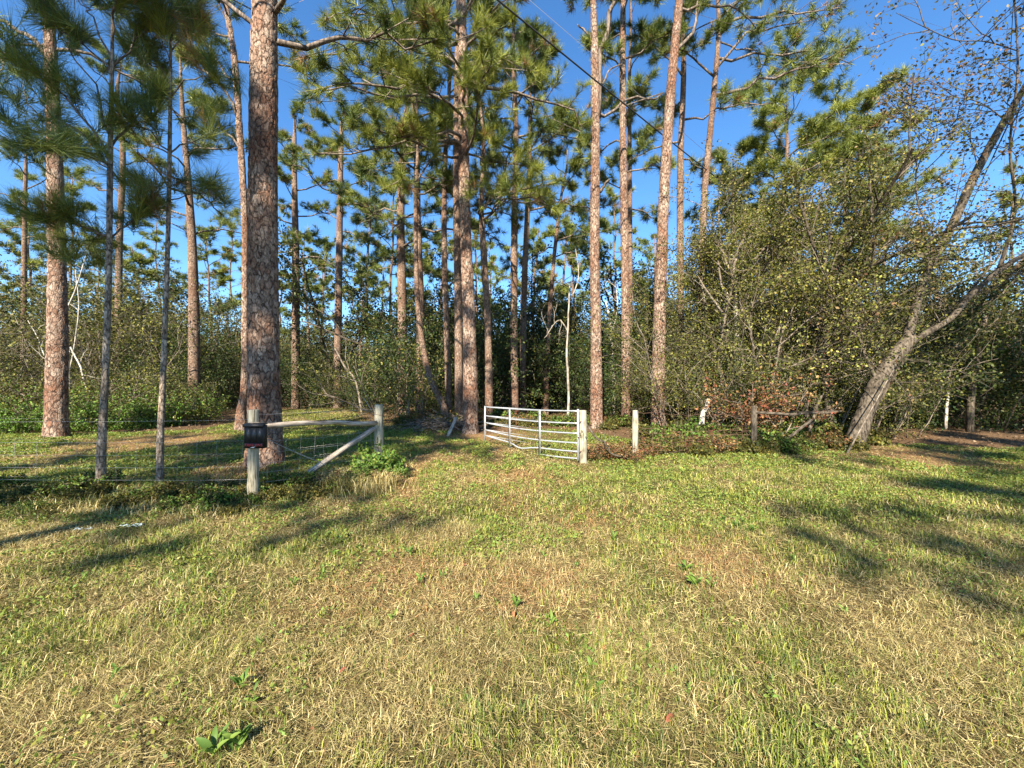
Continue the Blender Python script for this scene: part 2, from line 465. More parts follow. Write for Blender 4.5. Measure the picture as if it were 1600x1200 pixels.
def lawn_cols(x, y, rng, n):
    gr = greenness(x, y); st = straw(x, y)
    c = DRY[rng.integers(0, 5, n)] * (.75 + .5 * rng.random((n, 1)))
    isg = rng.random(n) < gr * .80
    c[isg] = GRN[rng.integers(0, 5, isg.sum())] * (.75 + .6 * rng.random((isg.sum(), 1)))
    iss = rng.random(n) < st * .8
    c[iss] = STRAW[rng.integers(0, 3, iss.sum())] * (.7 + .5 * rng.random((iss.sum(), 1)))
    return c, isg, iss

g = Geo()
for (y0, y1, dens, segs, wmul) in ((.9, 2.6, 9600, 2, .8), (2.6, 4.5, 4900, 2, 1.15), (4.5, 7.5, 2100, 2, 2.1), (7.5, 12, 1150, 1, 3.4), (12, 26, 420, 1, 5.5)):
    area = 1.45 * (y1 ** 2 - y0 ** 2) + 3.4 * (y1 - y0)
    n = int(area * dens)
    y = np.sqrt(y0 ** 2 + RNG.random(n) * (y1 ** 2 - y0 ** 2))
    x = (RNG.random(n) * 2 - 1) * (1.45 * y + 1.7)
    ok = in_lawn(x, y)
    # thin on straw and tracks, clumpy elsewhere
    cl = fnoise(x, y, .20, 51)
    keep = np.clip(.25 + 1.6 * (cl - .28), .25, 1.1) * (1 - .45 * straw(x, y))
    ok &= RNG.random(n) < keep
    x, y = x[ok], y[ok]; n = len(x)
    c, isg, iss = lawn_cols(x, y, RNG, n)
    tall = .5 + .55 * fnoise(x, y, .5, 61) + .75 * fnoise(x, y, .20, 51)
    h = (.028 + .066 * RNG.random(n) ** 1.6) * tall
    lean = np.where(isg, .2 + .6 * RNG.random(n), .45 + .75 * RNG.random(n))
    lean = np.where(iss, 1.15, lean)
    h = np.where(iss, h * 1.3, h)
    flat = RNG.random(n) < .5
    lean = np.where(flat & ~isg, 1.18, lean)
    w = (.0022 + .0026 * RNG.random(n)) * wmul * np.where(isg, 1.25, 1)
    blades(g, x, y, h, w, lean, c, segs, RNG)
for (y0, y1, dens, wl_) in ((.9, 2.6, 6500, .0028), (2.6, 4.5, 4200, .0040), (4.5, 7.5, 2000, .0065), (7.5, 11, 700, .011)):
    area = 1.45 * (y1 ** 2 - y0 ** 2) + 3.4 * (y1 - y0); n = int(area * dens)
    y = np.sqrt(y0 ** 2 + RNG.random(n) * (y1 ** 2 - y0 ** 2)); x = (RNG.random(n) * 2 - 1) * (1.45 * y + 1.7)
    ok = in_lawn(x, y) & (RNG.random(n) < 1 - .6 * greenness(x, y)); x, y = x[ok], y[ok]; n = len(x)
    az = 14 * vnoise(x, y, .25, 17) + RNG.normal(0, 1.3, n)
    L_ = .03 + .07 * RNG.random(n) ** 1.5; el = .18 * RNG.normal(size=n) + .12
    d3 = np.stack([np.cos(az) * np.cos(el), np.sin(az) * np.cos(el), np.sin(el)], 1)
    b = np.stack([x, y, gz(x, y) + .006 + .022 * RNG.random(n)], 1)
    sd_ = np.stack([-np.sin(az), np.cos(az), .5 * RNG.normal(size=n)], 1) * wl_ / 2
    v = np.stack([b - sd_, b + sd_, b + d3 * L_[:, None]], 1).reshape(-1, 3)
    c = DRY[RNG.integers(0, 5, n)] * (.40 + .75 * RNG.random((n, 1)))
    iss = RNG.random(n) < straw(x, y) * .6 + .06; c[iss] = STRAW[RNG.integers(0, 3, iss.sum())]
    g.add(v, np.arange(3 * n).reshape(-1, 3), np.repeat(c, 3, 0))
tag(g.obj("lawn_grass", M_GRASS), "short dry and green mown grass covering the verge and track", "grass", kind="stuff")

# small broad leaves creeping through the lawn
LEAF_V = np.array([(0, 0, 0), (-.28, .04, .45), (.28, .04, .45), (0, -.02, 1.)])
LEAF_F = np.array([(0, 2, 1), (1, 2, 3)])
LEAF1_V = np.array([(-.22, 0, 0), (.22, 0, 0), (0, .03, 1.)]); LEAF1_F = np.array([(0, 1, 2)])

g = Geo()
for (y0, y1, dens, sc) in ((1.2, 3.5, 220, .8), (3.5, 7, 380, 1.), (7, 13, 200, 1.5)):
    area = 1.45 * (y1 ** 2 - y0 ** 2) + 3.4 * (y1 - y0); n = int(area * dens)
    y = np.sqrt(y0 ** 2 + RNG.random(n) * (y1 ** 2 - y0 ** 2)); x = (RNG.random(n) * 2 - 1) * (1.45 * y + 1.7)
    patch = fnoise(x, y, .55, 71) + .25 * (fnoise(x, y, 2.2, 72) - .5) + .10 * np.clip((y - 2.5) / 2, 0, 1)
    ok = in_lawn(x, y) & (patch > .575) & (straw(x, y) < .45)
    x, y = x[ok], y[ok]; n = len(x)
    k = 4
    x = np.repeat(x, k) + RNG.normal(0, .025, n * k); y = np.repeat(y, k) + RNG.normal(0, .025, n * k); n *= k
    p = np.stack([x, y, gz(x, y) + .01 + .045 * RNG.random(n)], 1)
    az = RNG.random(n) * 2 * np.pi
    d = np.stack([np.cos(az), np.sin(az), .35 + .5 * RNG.random(n)], 1)
    c = np.array([.14, .20, .04]) * (.6 + .8 * RNG.random((n, 1))) * np.array([1, 1, 1])
    c[:, 0] *= .8 + .7 * RNG.random(n)
    scatter(g, LEAF_V, LEAF_F, p, d, (.018 + .022 * RNG.random(n)) * sc, RNG, c, .1)
tag(g.obj("creeping_ground_cover", M_LEAF), "small green creeping leaves in patches through the grass", "ground cover", kind="stuff")

# brown leaf and needle litter on the wood floor
g = Geo()
n = 36000
y = 7 + 24 * RNG.random(n) ** 1.3; x = (RNG.random(n) * 2 - 1) * (1.45 * y + 2)
ok = ~in_lawn(x, y); x, y = x[ok], y[ok]; n = len(x)
p = np.stack([x, y, gz(x, y) + .012 + .02 * RNG.random(n)], 1)
az = RNG.random(n) * 2 * np.pi
d = np.stack([np.cos(az), np.sin(az), .35 * RNG.normal(size=n)], 1)
c = np.array([(.20, .115, .065), (.15, .095, .055), (.28, .20, .12), (.10, .07, .045)])[RNG.integers(0, 4, n)] * (.7 + .6 * RNG.random((n, 1)))
scatter(g, LEAF_V, LEAF_F, p, d, .04 + .045 * RNG.random(n), RNG, c, .1)
tag(g.obj("leaf_litter", M_LEAF), "fallen brown leaves and pine straw on the wood floor", "leaf litter", kind="stuff")

# ------------------------------------------------------------------ pines
def needle_tuft(rng, k, length, width, back, spread=(10, 78)):
    a = np.radians(spread[0] + (spread[1] - spread[0]) * rng.random(k) ** .8); p = rng.random(k) * 2 * np.pi
    d = np.stack([np.sin(a) * np.cos(p), np.sin(a) * np.sin(p), np.cos(a)], 1)
    b = np.stack([np.zeros(k), np.zeros(k), -back * rng.random(k)], 1)
    s = norm(np.cross(d, rng.normal(size=(k, 3)))) * width / 2
    L = length * (.75 + .4 * rng.random(k))[:, None]
    tip = b + d * L
    v = np.stack([b - s, b + s, tip], 1).reshape(-1, 3)
    return v, np.arange(3 * k).reshape(-1, 3)

_r = np.random.default_rng(3)
TUFT = {
    "young": [needle_tuft(_r, 64, .33, .0055, .30, (8, 52)) for _ in range(3)],
    "near": [needle_tuft(_r, 66, .27, .0095, .22) for _ in range(3)],
    "mid": [needle_tuft(_r, 36, .30, .017, .20) for _ in range(3)],
    "far": [needle_tuft(_r, 18, .38, .034, .2) for _ in range(3)],
}
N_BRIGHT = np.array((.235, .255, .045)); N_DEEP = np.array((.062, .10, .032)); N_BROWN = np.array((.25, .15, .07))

def needles_into(geo, pos, dirs, lod, rng, bright=.5, scale=1., m=0):
    pos = np.array(pos); dirs = np.array(dirs); n = len(pos)
    if n == 0: return
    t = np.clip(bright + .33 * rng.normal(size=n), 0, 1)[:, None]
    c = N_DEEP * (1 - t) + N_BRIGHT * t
    br = rng.random(n) < .035; c[br] = N_BROWN
    v = rng.integers(0, 3, n)
    for q in range(3):
        s = v == q
        tv, tf = TUFT[lod][q]
        scatter(geo, tv, tf, pos[s], dirs[s], scale * (.7 + .75 * rng.random(s.sum())), rng, c[s], .28, m)

def wavy(p0, p1, rng, n, wob, arch=0.):
    t = np.linspace(0, 1, n)[:, None]
    p = p0 + (p1 - p0) * t
    L = np.linalg.norm(p1 - p0)
    w = np.cumsum(rng.normal(size=(n, 3)), 0); w -= w[0] + (w[-1] - w[0]) * t
    p = p + w * wob * L / math.sqrt(n)
    p[:, 2] += (arch * L * 4 * t * (1 - t))[:, 0]
    return p

def pine_limb(p0, p1, r0, rng, lod, nsub=8, ntuft=4, wood=None, bare=.32, arch=.06, sublen=.36, wob=.10, up=.35):
    """wood geometry into wood, returns tuft positions and directions"""
    n = 8
    path = wavy(p0, p1, rng, n, wob, arch)
    L = np.linalg.norm(p1 - p0)
    tube(wood, path, np.linspace(r0, r0 * .28, n), 5 if lod != "far" else 3)
    pos, dr = [], []
    tan = norm(np.gradient(path, axis=0))
    for kk in range(nsub):
        t = bare + (1 - bare) * (kk + rng.random() * .8) / nsub
        t = min(t, .98)
        i = min(int(t * (n - 1)), n - 2); f = t * (n - 1) - i
        q = path[i] * (1 - f) + path[i + 1] * f
        side = norm(np.cross(tan[i], (0, 0, 1.)) * (1 if kk % 2 else -1))
        d = norm(tan[i] * .75 + side * (.35 + .6 * rng.random()) + np.array([0, 0, up * (.3 + rng.random())]) + .25 * rng.normal(size=3))
        l = L * sublen * (1.15 - .65 * t) * (.6 + .6 * rng.random())
        l = max(l, .35)
        e = q + d * l
        sp = wavy(q, e, rng, 5, .14, .04)
        tube(wood, sp[::2], np.linspace(r0 * .32, r0 * .11, 3), 3, cap=False)
        for a in range(ntuft):
            ta = 1. if a == 0 else .25 + .7 * rng.random()
            ii = min(int(ta * 4), 3); ff = ta * 4 - ii
            b = sp[ii] * (1 - ff) + sp[ii + 1] * ff
            dd = norm(d * (1.0 if a == 0 else .45) + np.array([0, 0, .45]) + .55 * rng.normal(size=3))
            if a:
                e2 = b + dd * (.12 + .25 * rng.random()) * max(.6, l)
                tube(wood, np.stack([b, e2]), [r0 * .12, r0 * .06], 3, cap=False)
                b = e2
            pos.append(b); dr.append(dd)
    pos.append(path[-1]); dr.append(tan[-1])
    return pos, dr

def pine(label, px, d, pts, w, H, mat, seed, lod="mid", crown=None, limbs=(), group="pine trees at the edge of the wood", bright=.5,
         rings=80, sides=20, ntuft=5, nsub=9, tscale=1., stubs=(), name="pine_tree", tip=.62):
    """pts: (px, py) seen along the trunk; w: trunk widths in px there; H: full height in m; crown: (z0, n, length); limbs: explicit
    (px0, py0, px1, py1, depth offset, radius)"""
    rng = np.random.default_rng(seed)
    base = gpos(px, d)
    root = thing(name, label, "pine tree", base, group)
    path = [np.array([base[0], d, base[2] - .12])]; rad = [rpx(w[0], px, d) * 1.2]
    path.append(base + np.array([0, 0, .35])); rad.append(rpx(w[0], px, d))
    for (a, b), ww in zip(pts, w[1:]):
        path.append(at(a, b, d)); rad.append(rpx(ww, a, d))
    dirn = norm(path[-1] - path[-2])
    if path[-1][2] < H - 1:
        zt = path[-1][2]
        e = path[-1] + (dirn * .5 + np.array([0, 0, .5])) * (H - zt)
        path.append((path[-1] + e) / 2 + rng.normal(size=3) * .12); rad.append(rad[-1] * .7)
        path.append(e); rad.append(rad[-1] * .22)
    pp, rr = resample(path, rad, rings)
    rr = rr * (1 + .05 * (np.interp(np.linspace(0, 1, rings), np.linspace(0, 1, 14), rng.random(14)) - .5))
    g = Geo(); tube(g, pp - base, rr, sides)
    g.obj("trunk", mat, root, True)
    def trunk_at(z):
        return np.array([np.interp(z, pp[:, 2], pp[:, 0]), np.interp(z, pp[:, 2], pp[:, 1]), z]), np.interp(z, pp[:, 2], rr)
    specs = []
    for (a0, b0, a1, b1, dd, r) in limbs:
        specs.append((at(a0, b0, d), at(a1, b1, d + dd), r))
    if crown:
        z0, n, L = crown
        for k in range(n):
            t = (k + .5 * rng.random()) / n
            z = z0 + (H - z0) * t * .97
            c, r = trunk_at(z)
            az = k * 2.4 + rng.random() * .9
            l = L * (1 - tip * t ** 1.6) * (.65 + .55 * rng.random())
            pitch = math.radians(-4 + 42 * t + rng.normal() * 10)
            e = c + l * np.array([math.cos(az) * math.cos(pitch), math.sin(az) * math.cos(pitch), math.sin(pitch)])
            specs.append((c, e, max(.012, min(r * .42, .015 + .012 * l))))
    for (p0, p1, r) in specs:
        wg = Geo()
        pos, dr = pine_limb(p0 - base, p1 - base, r, rng, lod, nsub, ntuft, wg)
        lo = wg.obj("limb", M_LIMB, root, True)
        ng = Geo(); needles_into(ng, pos, dr, lod, rng, bright, tscale)
        ng.obj("needles", M_NEEDLE, lo)
    for (a0, b0, a1, b1, dd, r) in stubs:      # bare limbs and broken stubs
        wg = Geo()
        p = wavy(at(a0, b0, d) - base, at(a1, b1, d + dd) - base, rng, 8, .08, .04)
        tube(wg, p, np.linspace(r, r * .45, 8), 6)
        wg.obj("bare_limb", M_LIMB, root, True)
    return root

def region(px):
    for lim, t in ((200, "behind the stout scaly pine"), (370, "behind the two young pines"), (480, "behind the huge old pine"), (610, "behind the wooden rail and brace"), (760, "behind the gateway pines"),
                   (900, "behind the open gate"), (1000, "behind the forked pine"), (1110, "behind the tall clean pine"), (1260, "behind the rusty old fence"), (1400, "behind the dark-stemmed thicket tree")):
        if px < lim: return t
    return "beyond the leaning oak"
#@@PINES@@
# ---- left of the track
pine("stout scaly pine in front of the bright green shrubs", 88, 11.35, [(90, 500), (88, 350), (82, 150), (76, 0)], (43, 35, 31, 25, 20), 22, M_BARK, 11, "mid",
     (11.2, 12, 3.4), [], bright=.3, rings=200, sides=56, stubs=[(70, 85, -40, 20, .3, .07)])
pine("slim young pine with greyish peeling trunk and long drooping needle boughs", 158, 5.74, [(164, 600), (170, 420), (172, 260), (175, 100), (176, 10)], (17, 13, 11, 10, 7, 4), 7.4, M_BARKY, 12, "young",
     None, [(172, 255, 30, 90, -.6, .022), (172, 255, 20, 205, .2, .02), (173, 230, 250, 150, .5, .018), (173, 215, 110, 60, .6, .018), (172, 262, 75, 235, -.9, .018),
            (171, 370, 60, 345, -.3, .016), (171, 372, 235, 330, .4, .015), (174, 120, 60, 20, -.3, .016), (175, 105, 250, 30, .3, .016), (175, 90, 120, -30, .5, .014),
            (176, 60, 210, -30, -.3, .013), (176, 20, 180, -60, .0, .012), (172, 240, 40, 150, 1.0, .018), (171, 372, 110, 400, .7, .014)],
     bright=.40, nsub=7, ntuft=4, rings=60, sides=14, group="young pines beside the wire fence")
pine("thin young pine with smoother trunk growing nearest the flyer box", 250, 6.15, [(256, 560), (263, 350), (266, 160), (267, 30)], (13, 10, 8, 6.5, 4), 7.4, M_BARKY, 13, "young",
     None, [(264, 235, 190, 180, -.5, .014), (264, 240, 330, 200, .3, .014), (265, 150, 205, 80, .4, .013), (265, 155, 335, 110, -.3, .013), (266, 110, 240, 20, -.3, .012),
            (266, 100, 310, 30, .4, .012), (267, 50, 270, -40, .0, .010), (263, 315, 205, 290, .5, .012), (263, 318, 330, 300, -.2, .011)],
     bright=.45, nsub=6, ntuft=4, rings=60, sides=12, group="young pines beside the wire fence")
pine("pine with ivy-dark lower trunk behind the green shrubs", 303, 18.5, [(303, 480), (300, 380), (292, 260), (285, 170)], (21, 18, 15, 11, 8), 18, M_BARK2, 14, "mid",
     (8.5, 12, 3.6), [], bright=.4)
pine("slim straight pine glimpsed behind the shrubs and young pines", 185, 24, [(186, 400), (190, 200)], (15, 12, 10), 22, M_BARK2, 15, "mid", (12, 10, 3.6), bright=.45)
pine("slender pine with open flat crown above the pale-barked branches", 37, 25, [(38, 400), (40, 270)], (12, 10, 7), 17, M_BARK2, 16, "mid", (11, 10, 3.2), bright=.4)
pine("huge old pine with thick plated trunk right behind the flyer box post", 414, 7.4, [(413, 620), (411, 450), (411, 300), (412, 150), (414, 0)], (61, 54, 51, 48, 46, 42), 20, M_BARK, 17, "near",
     (10, 9, 4.2), [(424, 64, 690, 60, 1.2, .06), (430, 20, 560, -40, -1.5, .05), (400, 40, 230, -40, 1.5, .05)], bright=.35, rings=340, sides=110)
pine("curving limby pine close behind the huge old pine", 376, 13.4, [(381, 620), (383, 500), (382, 330), (374, 200), (366, 90), (352, 0)], (19, 14, 13, 12, 12, 11, 9), 20, M_BARK, 18, "mid",
     (12.5, 8, 3.4), [(374, 195, 290, 80, -.6, .05), (370, 130, 300, 60, .8, .04), (378, 250, 310, 160, .5, .04), (366, 80, 330, -30, .3, .04)], bright=.35, rings=160, sides=28)
# ---- between the flyer box and the open gate
pine("straight dark pine rising behind the wooden rail", 462, 25, [(462, 400), (460, 220)], (14, 12, 7), 19, M_BARK2, 19, "mid", (9.5, 17, 3.6), bright=.4)
pine("straight pine with reddish base behind the brace pole", 527, 25, [(530, 400), (533, 220)], (13, 11, 8), 19, M_BARK2, 20, "mid", (11.5, 14, 3.6), bright=.4)
pine("dark vine-wrapped pine behind the round olive bush", 630, 20, [(628, 460), (626, 330), (632, 200)], (17, 14, 12, 9), 18, M_BARK2, 21, "mid", (7.5, 20, 3.4), bright=.3)
pine("dark pine rising out of the olive bush beside the leaning stem", 656, 17, [(657, 500), (652, 330), (650, 200)], (15, 13, 11, 9), 18, M_BARK2, 22, "mid", (8.5, 16, 3.2), bright=.3)
pine("thin pine leaning left out of the brush pile", 696, 14.6, [(672, 590), (655, 500), (650, 400), (650, 300)], (12, 10, 8, 7, 6), 13, M_BARK2, 23, "mid", (9.4, 8, 2.2), bright=.4)
pine("slim pine with pinkish trunk rising behind the brush pile", 701, 16, [(698, 520), (694, 380), (696, 240)], (11, 9.5, 9, 7), 19, M_BARK2, 24, "mid", (10, 13, 3.2), bright=.4)
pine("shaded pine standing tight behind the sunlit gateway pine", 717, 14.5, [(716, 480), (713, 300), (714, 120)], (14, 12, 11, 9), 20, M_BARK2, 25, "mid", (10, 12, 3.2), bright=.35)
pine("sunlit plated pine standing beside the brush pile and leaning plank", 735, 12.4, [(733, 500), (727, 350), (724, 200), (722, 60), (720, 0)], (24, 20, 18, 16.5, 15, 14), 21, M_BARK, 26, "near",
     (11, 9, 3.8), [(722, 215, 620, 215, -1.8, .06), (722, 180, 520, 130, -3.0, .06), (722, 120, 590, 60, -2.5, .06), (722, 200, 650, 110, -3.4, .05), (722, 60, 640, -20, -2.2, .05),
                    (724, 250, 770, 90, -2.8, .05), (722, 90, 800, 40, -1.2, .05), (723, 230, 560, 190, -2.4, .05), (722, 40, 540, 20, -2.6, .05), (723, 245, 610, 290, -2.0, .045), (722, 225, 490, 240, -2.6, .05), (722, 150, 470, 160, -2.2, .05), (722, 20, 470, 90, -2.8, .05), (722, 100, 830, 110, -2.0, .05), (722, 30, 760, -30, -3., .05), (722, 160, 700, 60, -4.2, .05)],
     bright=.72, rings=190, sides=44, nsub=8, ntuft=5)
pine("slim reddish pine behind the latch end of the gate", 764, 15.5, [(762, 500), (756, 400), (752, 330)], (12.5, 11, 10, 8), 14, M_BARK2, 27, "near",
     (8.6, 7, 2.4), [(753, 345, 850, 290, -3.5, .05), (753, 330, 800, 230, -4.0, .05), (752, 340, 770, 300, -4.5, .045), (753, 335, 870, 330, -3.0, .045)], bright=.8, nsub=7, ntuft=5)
pine("dark twin pine behind the middle bars of the gate", 804, 17, [(803, 480), (804, 330), (806, 200)], (13, 11, 10, 8), 20, M_BARK2, 28, "mid", (9.5, 18, 3.4), bright=.45)
pine("lighter twin pine behind the middle bars of the gate", 817, 19, [(818, 480), (824, 330), (828, 220)], (11, 10, 8, 6), 19, M_BARK2, 29, "mid", (10, 15, 3.3), bright=.45)
pine("thin pine with wavy trunk behind the hinge end of the gate", 853, 20, [(857, 520), (866, 400), (878, 300)], (9, 7, 6, 4), 15, M_BARK2, 30, "mid", (8, 14, 2.8), bright=.4)
# ---- right of the gate
pine("tall forked pine with a dark second leader beside the gate hinge post", 932, 13.8, [(931, 500), (929, 400), (930, 280), (930, 140), (927, 0)], (20, 17, 16, 15, 14, 9), 21, M_BARK, 31, "mid",
     (16, 8, 3.4), [], bright=.45, rings=170, sides=36,
     stubs=[(933, 185, 962, -30, .2, .13), (936, 178, 1036, 145, .4, .06), (937, 300, 953, 280, -.2, .07), (927, 65, 902, 38, .2, .045), (938, 130, 972, 100, .4, .04)])
pine("straight pinkish pine between the fork-topped pine and the tallest leaning pine", 978, 15.5, [(977, 450), (974, 260), (973, 100), (974, 0)], (15, 13, 12, 10, 8), 21, M_BARK, 32, "mid",
     (10, 12, 2.6), [], bright=.4, rings=130, sides=28)
pine("thin pine half hidden tight behind the straight pinkish pine", 984, 18.5, [(984, 450), (984, 260), (984, 100)], (10, 9, 7, 5), 21, M_BARK2, 33, "mid", (10, 12, 2.6), bright=.4)
pine("tall clean pine leaning slightly to the right behind the line post", 1028, 13.4, [(1032, 450), (1040, 260), (1050, 120), (1061, 0)], (23, 19, 16.5, 15, 13), 21, M_BARK, 34, "mid",
     (14.6, 7, 3.4), [(1055, 80, 1100, -20, .4, .07)], bright=.45, rings=180, sides=40)
pine("pine wreathed in twigs next to the tall clean pine", 1063, 16.5, [(1063, 450), (1063, 260), (1068, 80)], (14, 11, 10, 8), 21, M_BARK2, 35, "mid", (11, 11, 3.0), bright=.4)
pine("pine curving right with long open flat limbs over the olive thicket", 1092, 16, [(1096, 450), (1101, 300), (1115, 150), (1123, 40)], (14, 12, 11, 9, 7), 20, M_BARK2, 36, "mid",
     (15.6, 5, 3.2), [(1115, 150, 1300, 90, -.6, .07), (1116, 110, 1270, 20, .6, .06), (1118, 90, 1330, 100, .8, .06), (1120, 60, 1210, -40, -.5, .06), (1116, 120, 1040, 85, -.3, .05), (1122, 40, 1320, 10, -.6, .06), (1122, 30, 1250, -30, .3, .06)],
     bright=.42, nsub=10, ntuft=4)
pine("bushy round-topped pine standing above the olive thicket", 1222, 22, [(1222, 420), (1225, 300)], (13, 11, 8), 18.0, M_BARK2, 37, "mid", (8.5, 36, 4.4), bright=.62, tscale=1.35, tip=.3, nsub=10)
pine("round-topped pine at the back with its crown touching the bushy one", 1318, 23, [(1320, 420), (1322, 300)], (12, 10, 7), 17.2, M_BARK2, 38, "mid", (8.5, 32, 4.0), bright=.62, tscale=1.35, tip=.3, nsub=10)
pine("dull thin-needled pine hidden behind the pine with long open limbs", 1145, 23, [(1145, 420), (1146, 300)], (10, 8, 6), 15.5, M_BARK2, 39, "mid", (7.5, 20, 3.0), bright=.45)

# ---- slender pines deep in the wood
def far_pine(seed, H, z0, n, L):
    rng = np.random.default_rng(seed)
    root = thing("pine_tree", "", "pine tree")
    p = wavy(np.array([0, 0, -.1]), np.array([rng.normal() * .4, rng.normal() * .4, H]), rng, 12, .02)
    g = Geo(); tube(g, p, np.linspace(.19, .04, 12), 8); g.obj("trunk", M_BARK2, root, True)
    wg = Geo(); pos = []; dr = []
    for k in range(n):
        t = (k + rng.random() * .6) / n; z = z0 + (H - z0) * t * .97
        c = np.array([np.interp(z, p[:, 2], p[:, 0]), np.interp(z, p[:, 2], p[:, 1]), z])
        az = k * 2.4 + rng.random(); l = L * (1 - .6 * t ** 1.5) * (.4 + .85 * rng.random()); pi_ = math.radians(2 + 42 * t + rng.normal() * 18)
        a, b = pine_limb(c, c + l * np.array([math.cos(az) * math.cos(pi_), math.sin(az) * math.cos(pi_), math.sin(pi_)]), .018 + .01 * l, rng, "far", 7, 4, wg)
        pos += a; dr += b
    needles_into(wg, pos, dr, "far", rng, .5, 1.15, m=1)
    wg.obj("crown", [M_LIMB, M_NEEDLE], root)
    return root

FAR = [far_pine(101, 17, 8, 20, 3.4), far_pine(102, 19, 10.5, 16, 3.4), far_pine(103, 14, 5.5, 20, 3.4), far_pine(104, 21, 11, 18, 3.6)]
FARL = "slender distant pine standing deep in the woods"
spots = [(60, 38), (120, 33), (222, 36), (250, 44), (335, 34), (350, 46), (440, 40), (480, 37), (497, 44), (508, 52), (560, 38), (573, 33), (590, 50), (612, 36), (665, 30), (690, 42),
         (745, 34), (775, 44), (835, 31), (880, 40), (905, 36), (955, 42), (1005, 34), (1022, 46), (1120, 38), (1180, 34), (1260, 40), (1380, 34), (1450, 42), (1560, 36), (10, 46), (-60, 34), (1680, 34), (1750, 44), (-150, 40), (150, 52), (405, 52), (640, 54), (860, 54), (1070, 52)]
rr_ = np.random.default_rng(55)
for k, (px, d) in enumerate(spots):
    src = FAR[k % 4]
    o = src if k < 4 else copy_tree(src)
    b = gpos(px, d); o.location = b; o.rotation_euler = (0, 0, rr_.random() * 6.28)
    s = .82 + .32 * rr_.random(); o.scale = (s, s, s * (.9 + .2 * rr_.random()))
    tag(o, FARL + ", " + region(px), "pine tree", "slender pines deep in the woods " + region(px))
#@@BROADLEAF@@
# ------------------------------------------------------------------ broadleaf trees and shrubs
def grow(wood, p, d, L, r, lvl, rng, ends, bend=.16, kids=(4, 5, 4), up=.12, spread=.8, ratio=.58, sides=(8, 5, 4, 3), c=(.5, .5, .5)):
    n = 6 if lvl < 2 else 4
    pts = [p]; cur = norm(d)
    for k in range(n):
        cur = norm(cur + bend * rng.normal(size=3) + np.array([0, 0, up * .3]))
        pts.append(pts[-1] + cur * L / n)
    pts = np.array(pts)
    tube(wood, pts, np.linspace(r, r * .45, n + 1), sides[min(lvl, 3)], c, cap=(lvl == 0))
    if lvl >= len(kids):
        for t in np.linspace(.15, 1, 4):
            i = min(int(t * n), n - 1); f = t * n - i
            ends.append((pts[i] * (1 - f) + pts[i + 1] * f, norm(pts[i + 1] - pts[i])))
        return
    for k in range(kids[lvl]):
        t = .3 + .7 * (k + rng.random() * .8) / kids[lvl]; t = min(t, .99)
        i = min(int(t * n), n - 1); f = t * n - i
        q = pts[i] * (1 - f) + pts[i + 1] * f
        tan = norm(pts[i + 1] - pts[i])
        s = norm(np.cross(tan, rng.normal(size=3)))
        dd = norm(tan * (1 - spread * .4) + s * spread * (.6 + .5 * rng.random()) + np.array([0, 0, up]))
        grow(wood, q, dd, L * ratio * (.7 + .5 * rng.random()), r * (.5 if lvl == 0 else .42), lvl + 1, rng, ends, bend * 1.15, kids, up, spread, ratio, sides, c)

def leaves_into(geo, ends, per, size, rng, cols, spread=.12, m=0, droop=.2, one=False):
    P = np.array([e[0] for e in ends]); D = np.array([e[1] for e in ends])
    P = np.repeat(P, per, 0); D = np.repeat(D, per, 0); n = len(P)
    P = P + rng.normal(size=(n, 3)) * spread * .62
    D = norm(D * .5 + rng.normal(size=(n, 3)) * .8 - np.array([0, 0, droop]))
    cols = np.array(cols)
    # leaf tone drifts between clumps as well as leaf by leaf
    base = cols[rng.integers(0, len(cols), n)]
    clump = .65 + .7 * vnoise(P[:, 0] + P[:, 2] * .6, P[:, 1] + P[:, 2], .8, 9)
    c = base * clump[:, None] * (.75 + .5 * rng.random((n, 1)))
    if one: scatter(geo, LEAF1_V, LEAF1_F, P, D, size * (.7 + .6 * rng.random(n)), rng, c, .0, m)
    else: scatter(geo, LEAF_V, LEAF_F, P, D, size * (.7 + .6 * rng.random(n)), rng, c, .0, m)

OLIVE = [(.125, .135, .026), (.18, .175, .034), (.07, .085, .02), (.25, .21, .05), (.11, .085, .03)]
DARKG = [(.026, .05, .014), (.042, .066, .018), (.02, .034, .012), (.08, .10, .024)]
BRIGHTG = [(.12, .22, .035), (.17, .27, .045), (.08, .16, .03), (.23, .28, .06)]
DULL = [(.058, .066, .018), (.085, .082, .022), (.036, .042, .014), (.115, .095, .034)]
AUTUMN = [(.30, .13, .06), (.24, .08, .05), (.20, .12, .05), (.33, .20, .08)]
SPARSE = [(.09, .10, .032), (.13, .11, .04), (.20, .14, .06), (.07, .075, .03), (.15, .08, .04)]

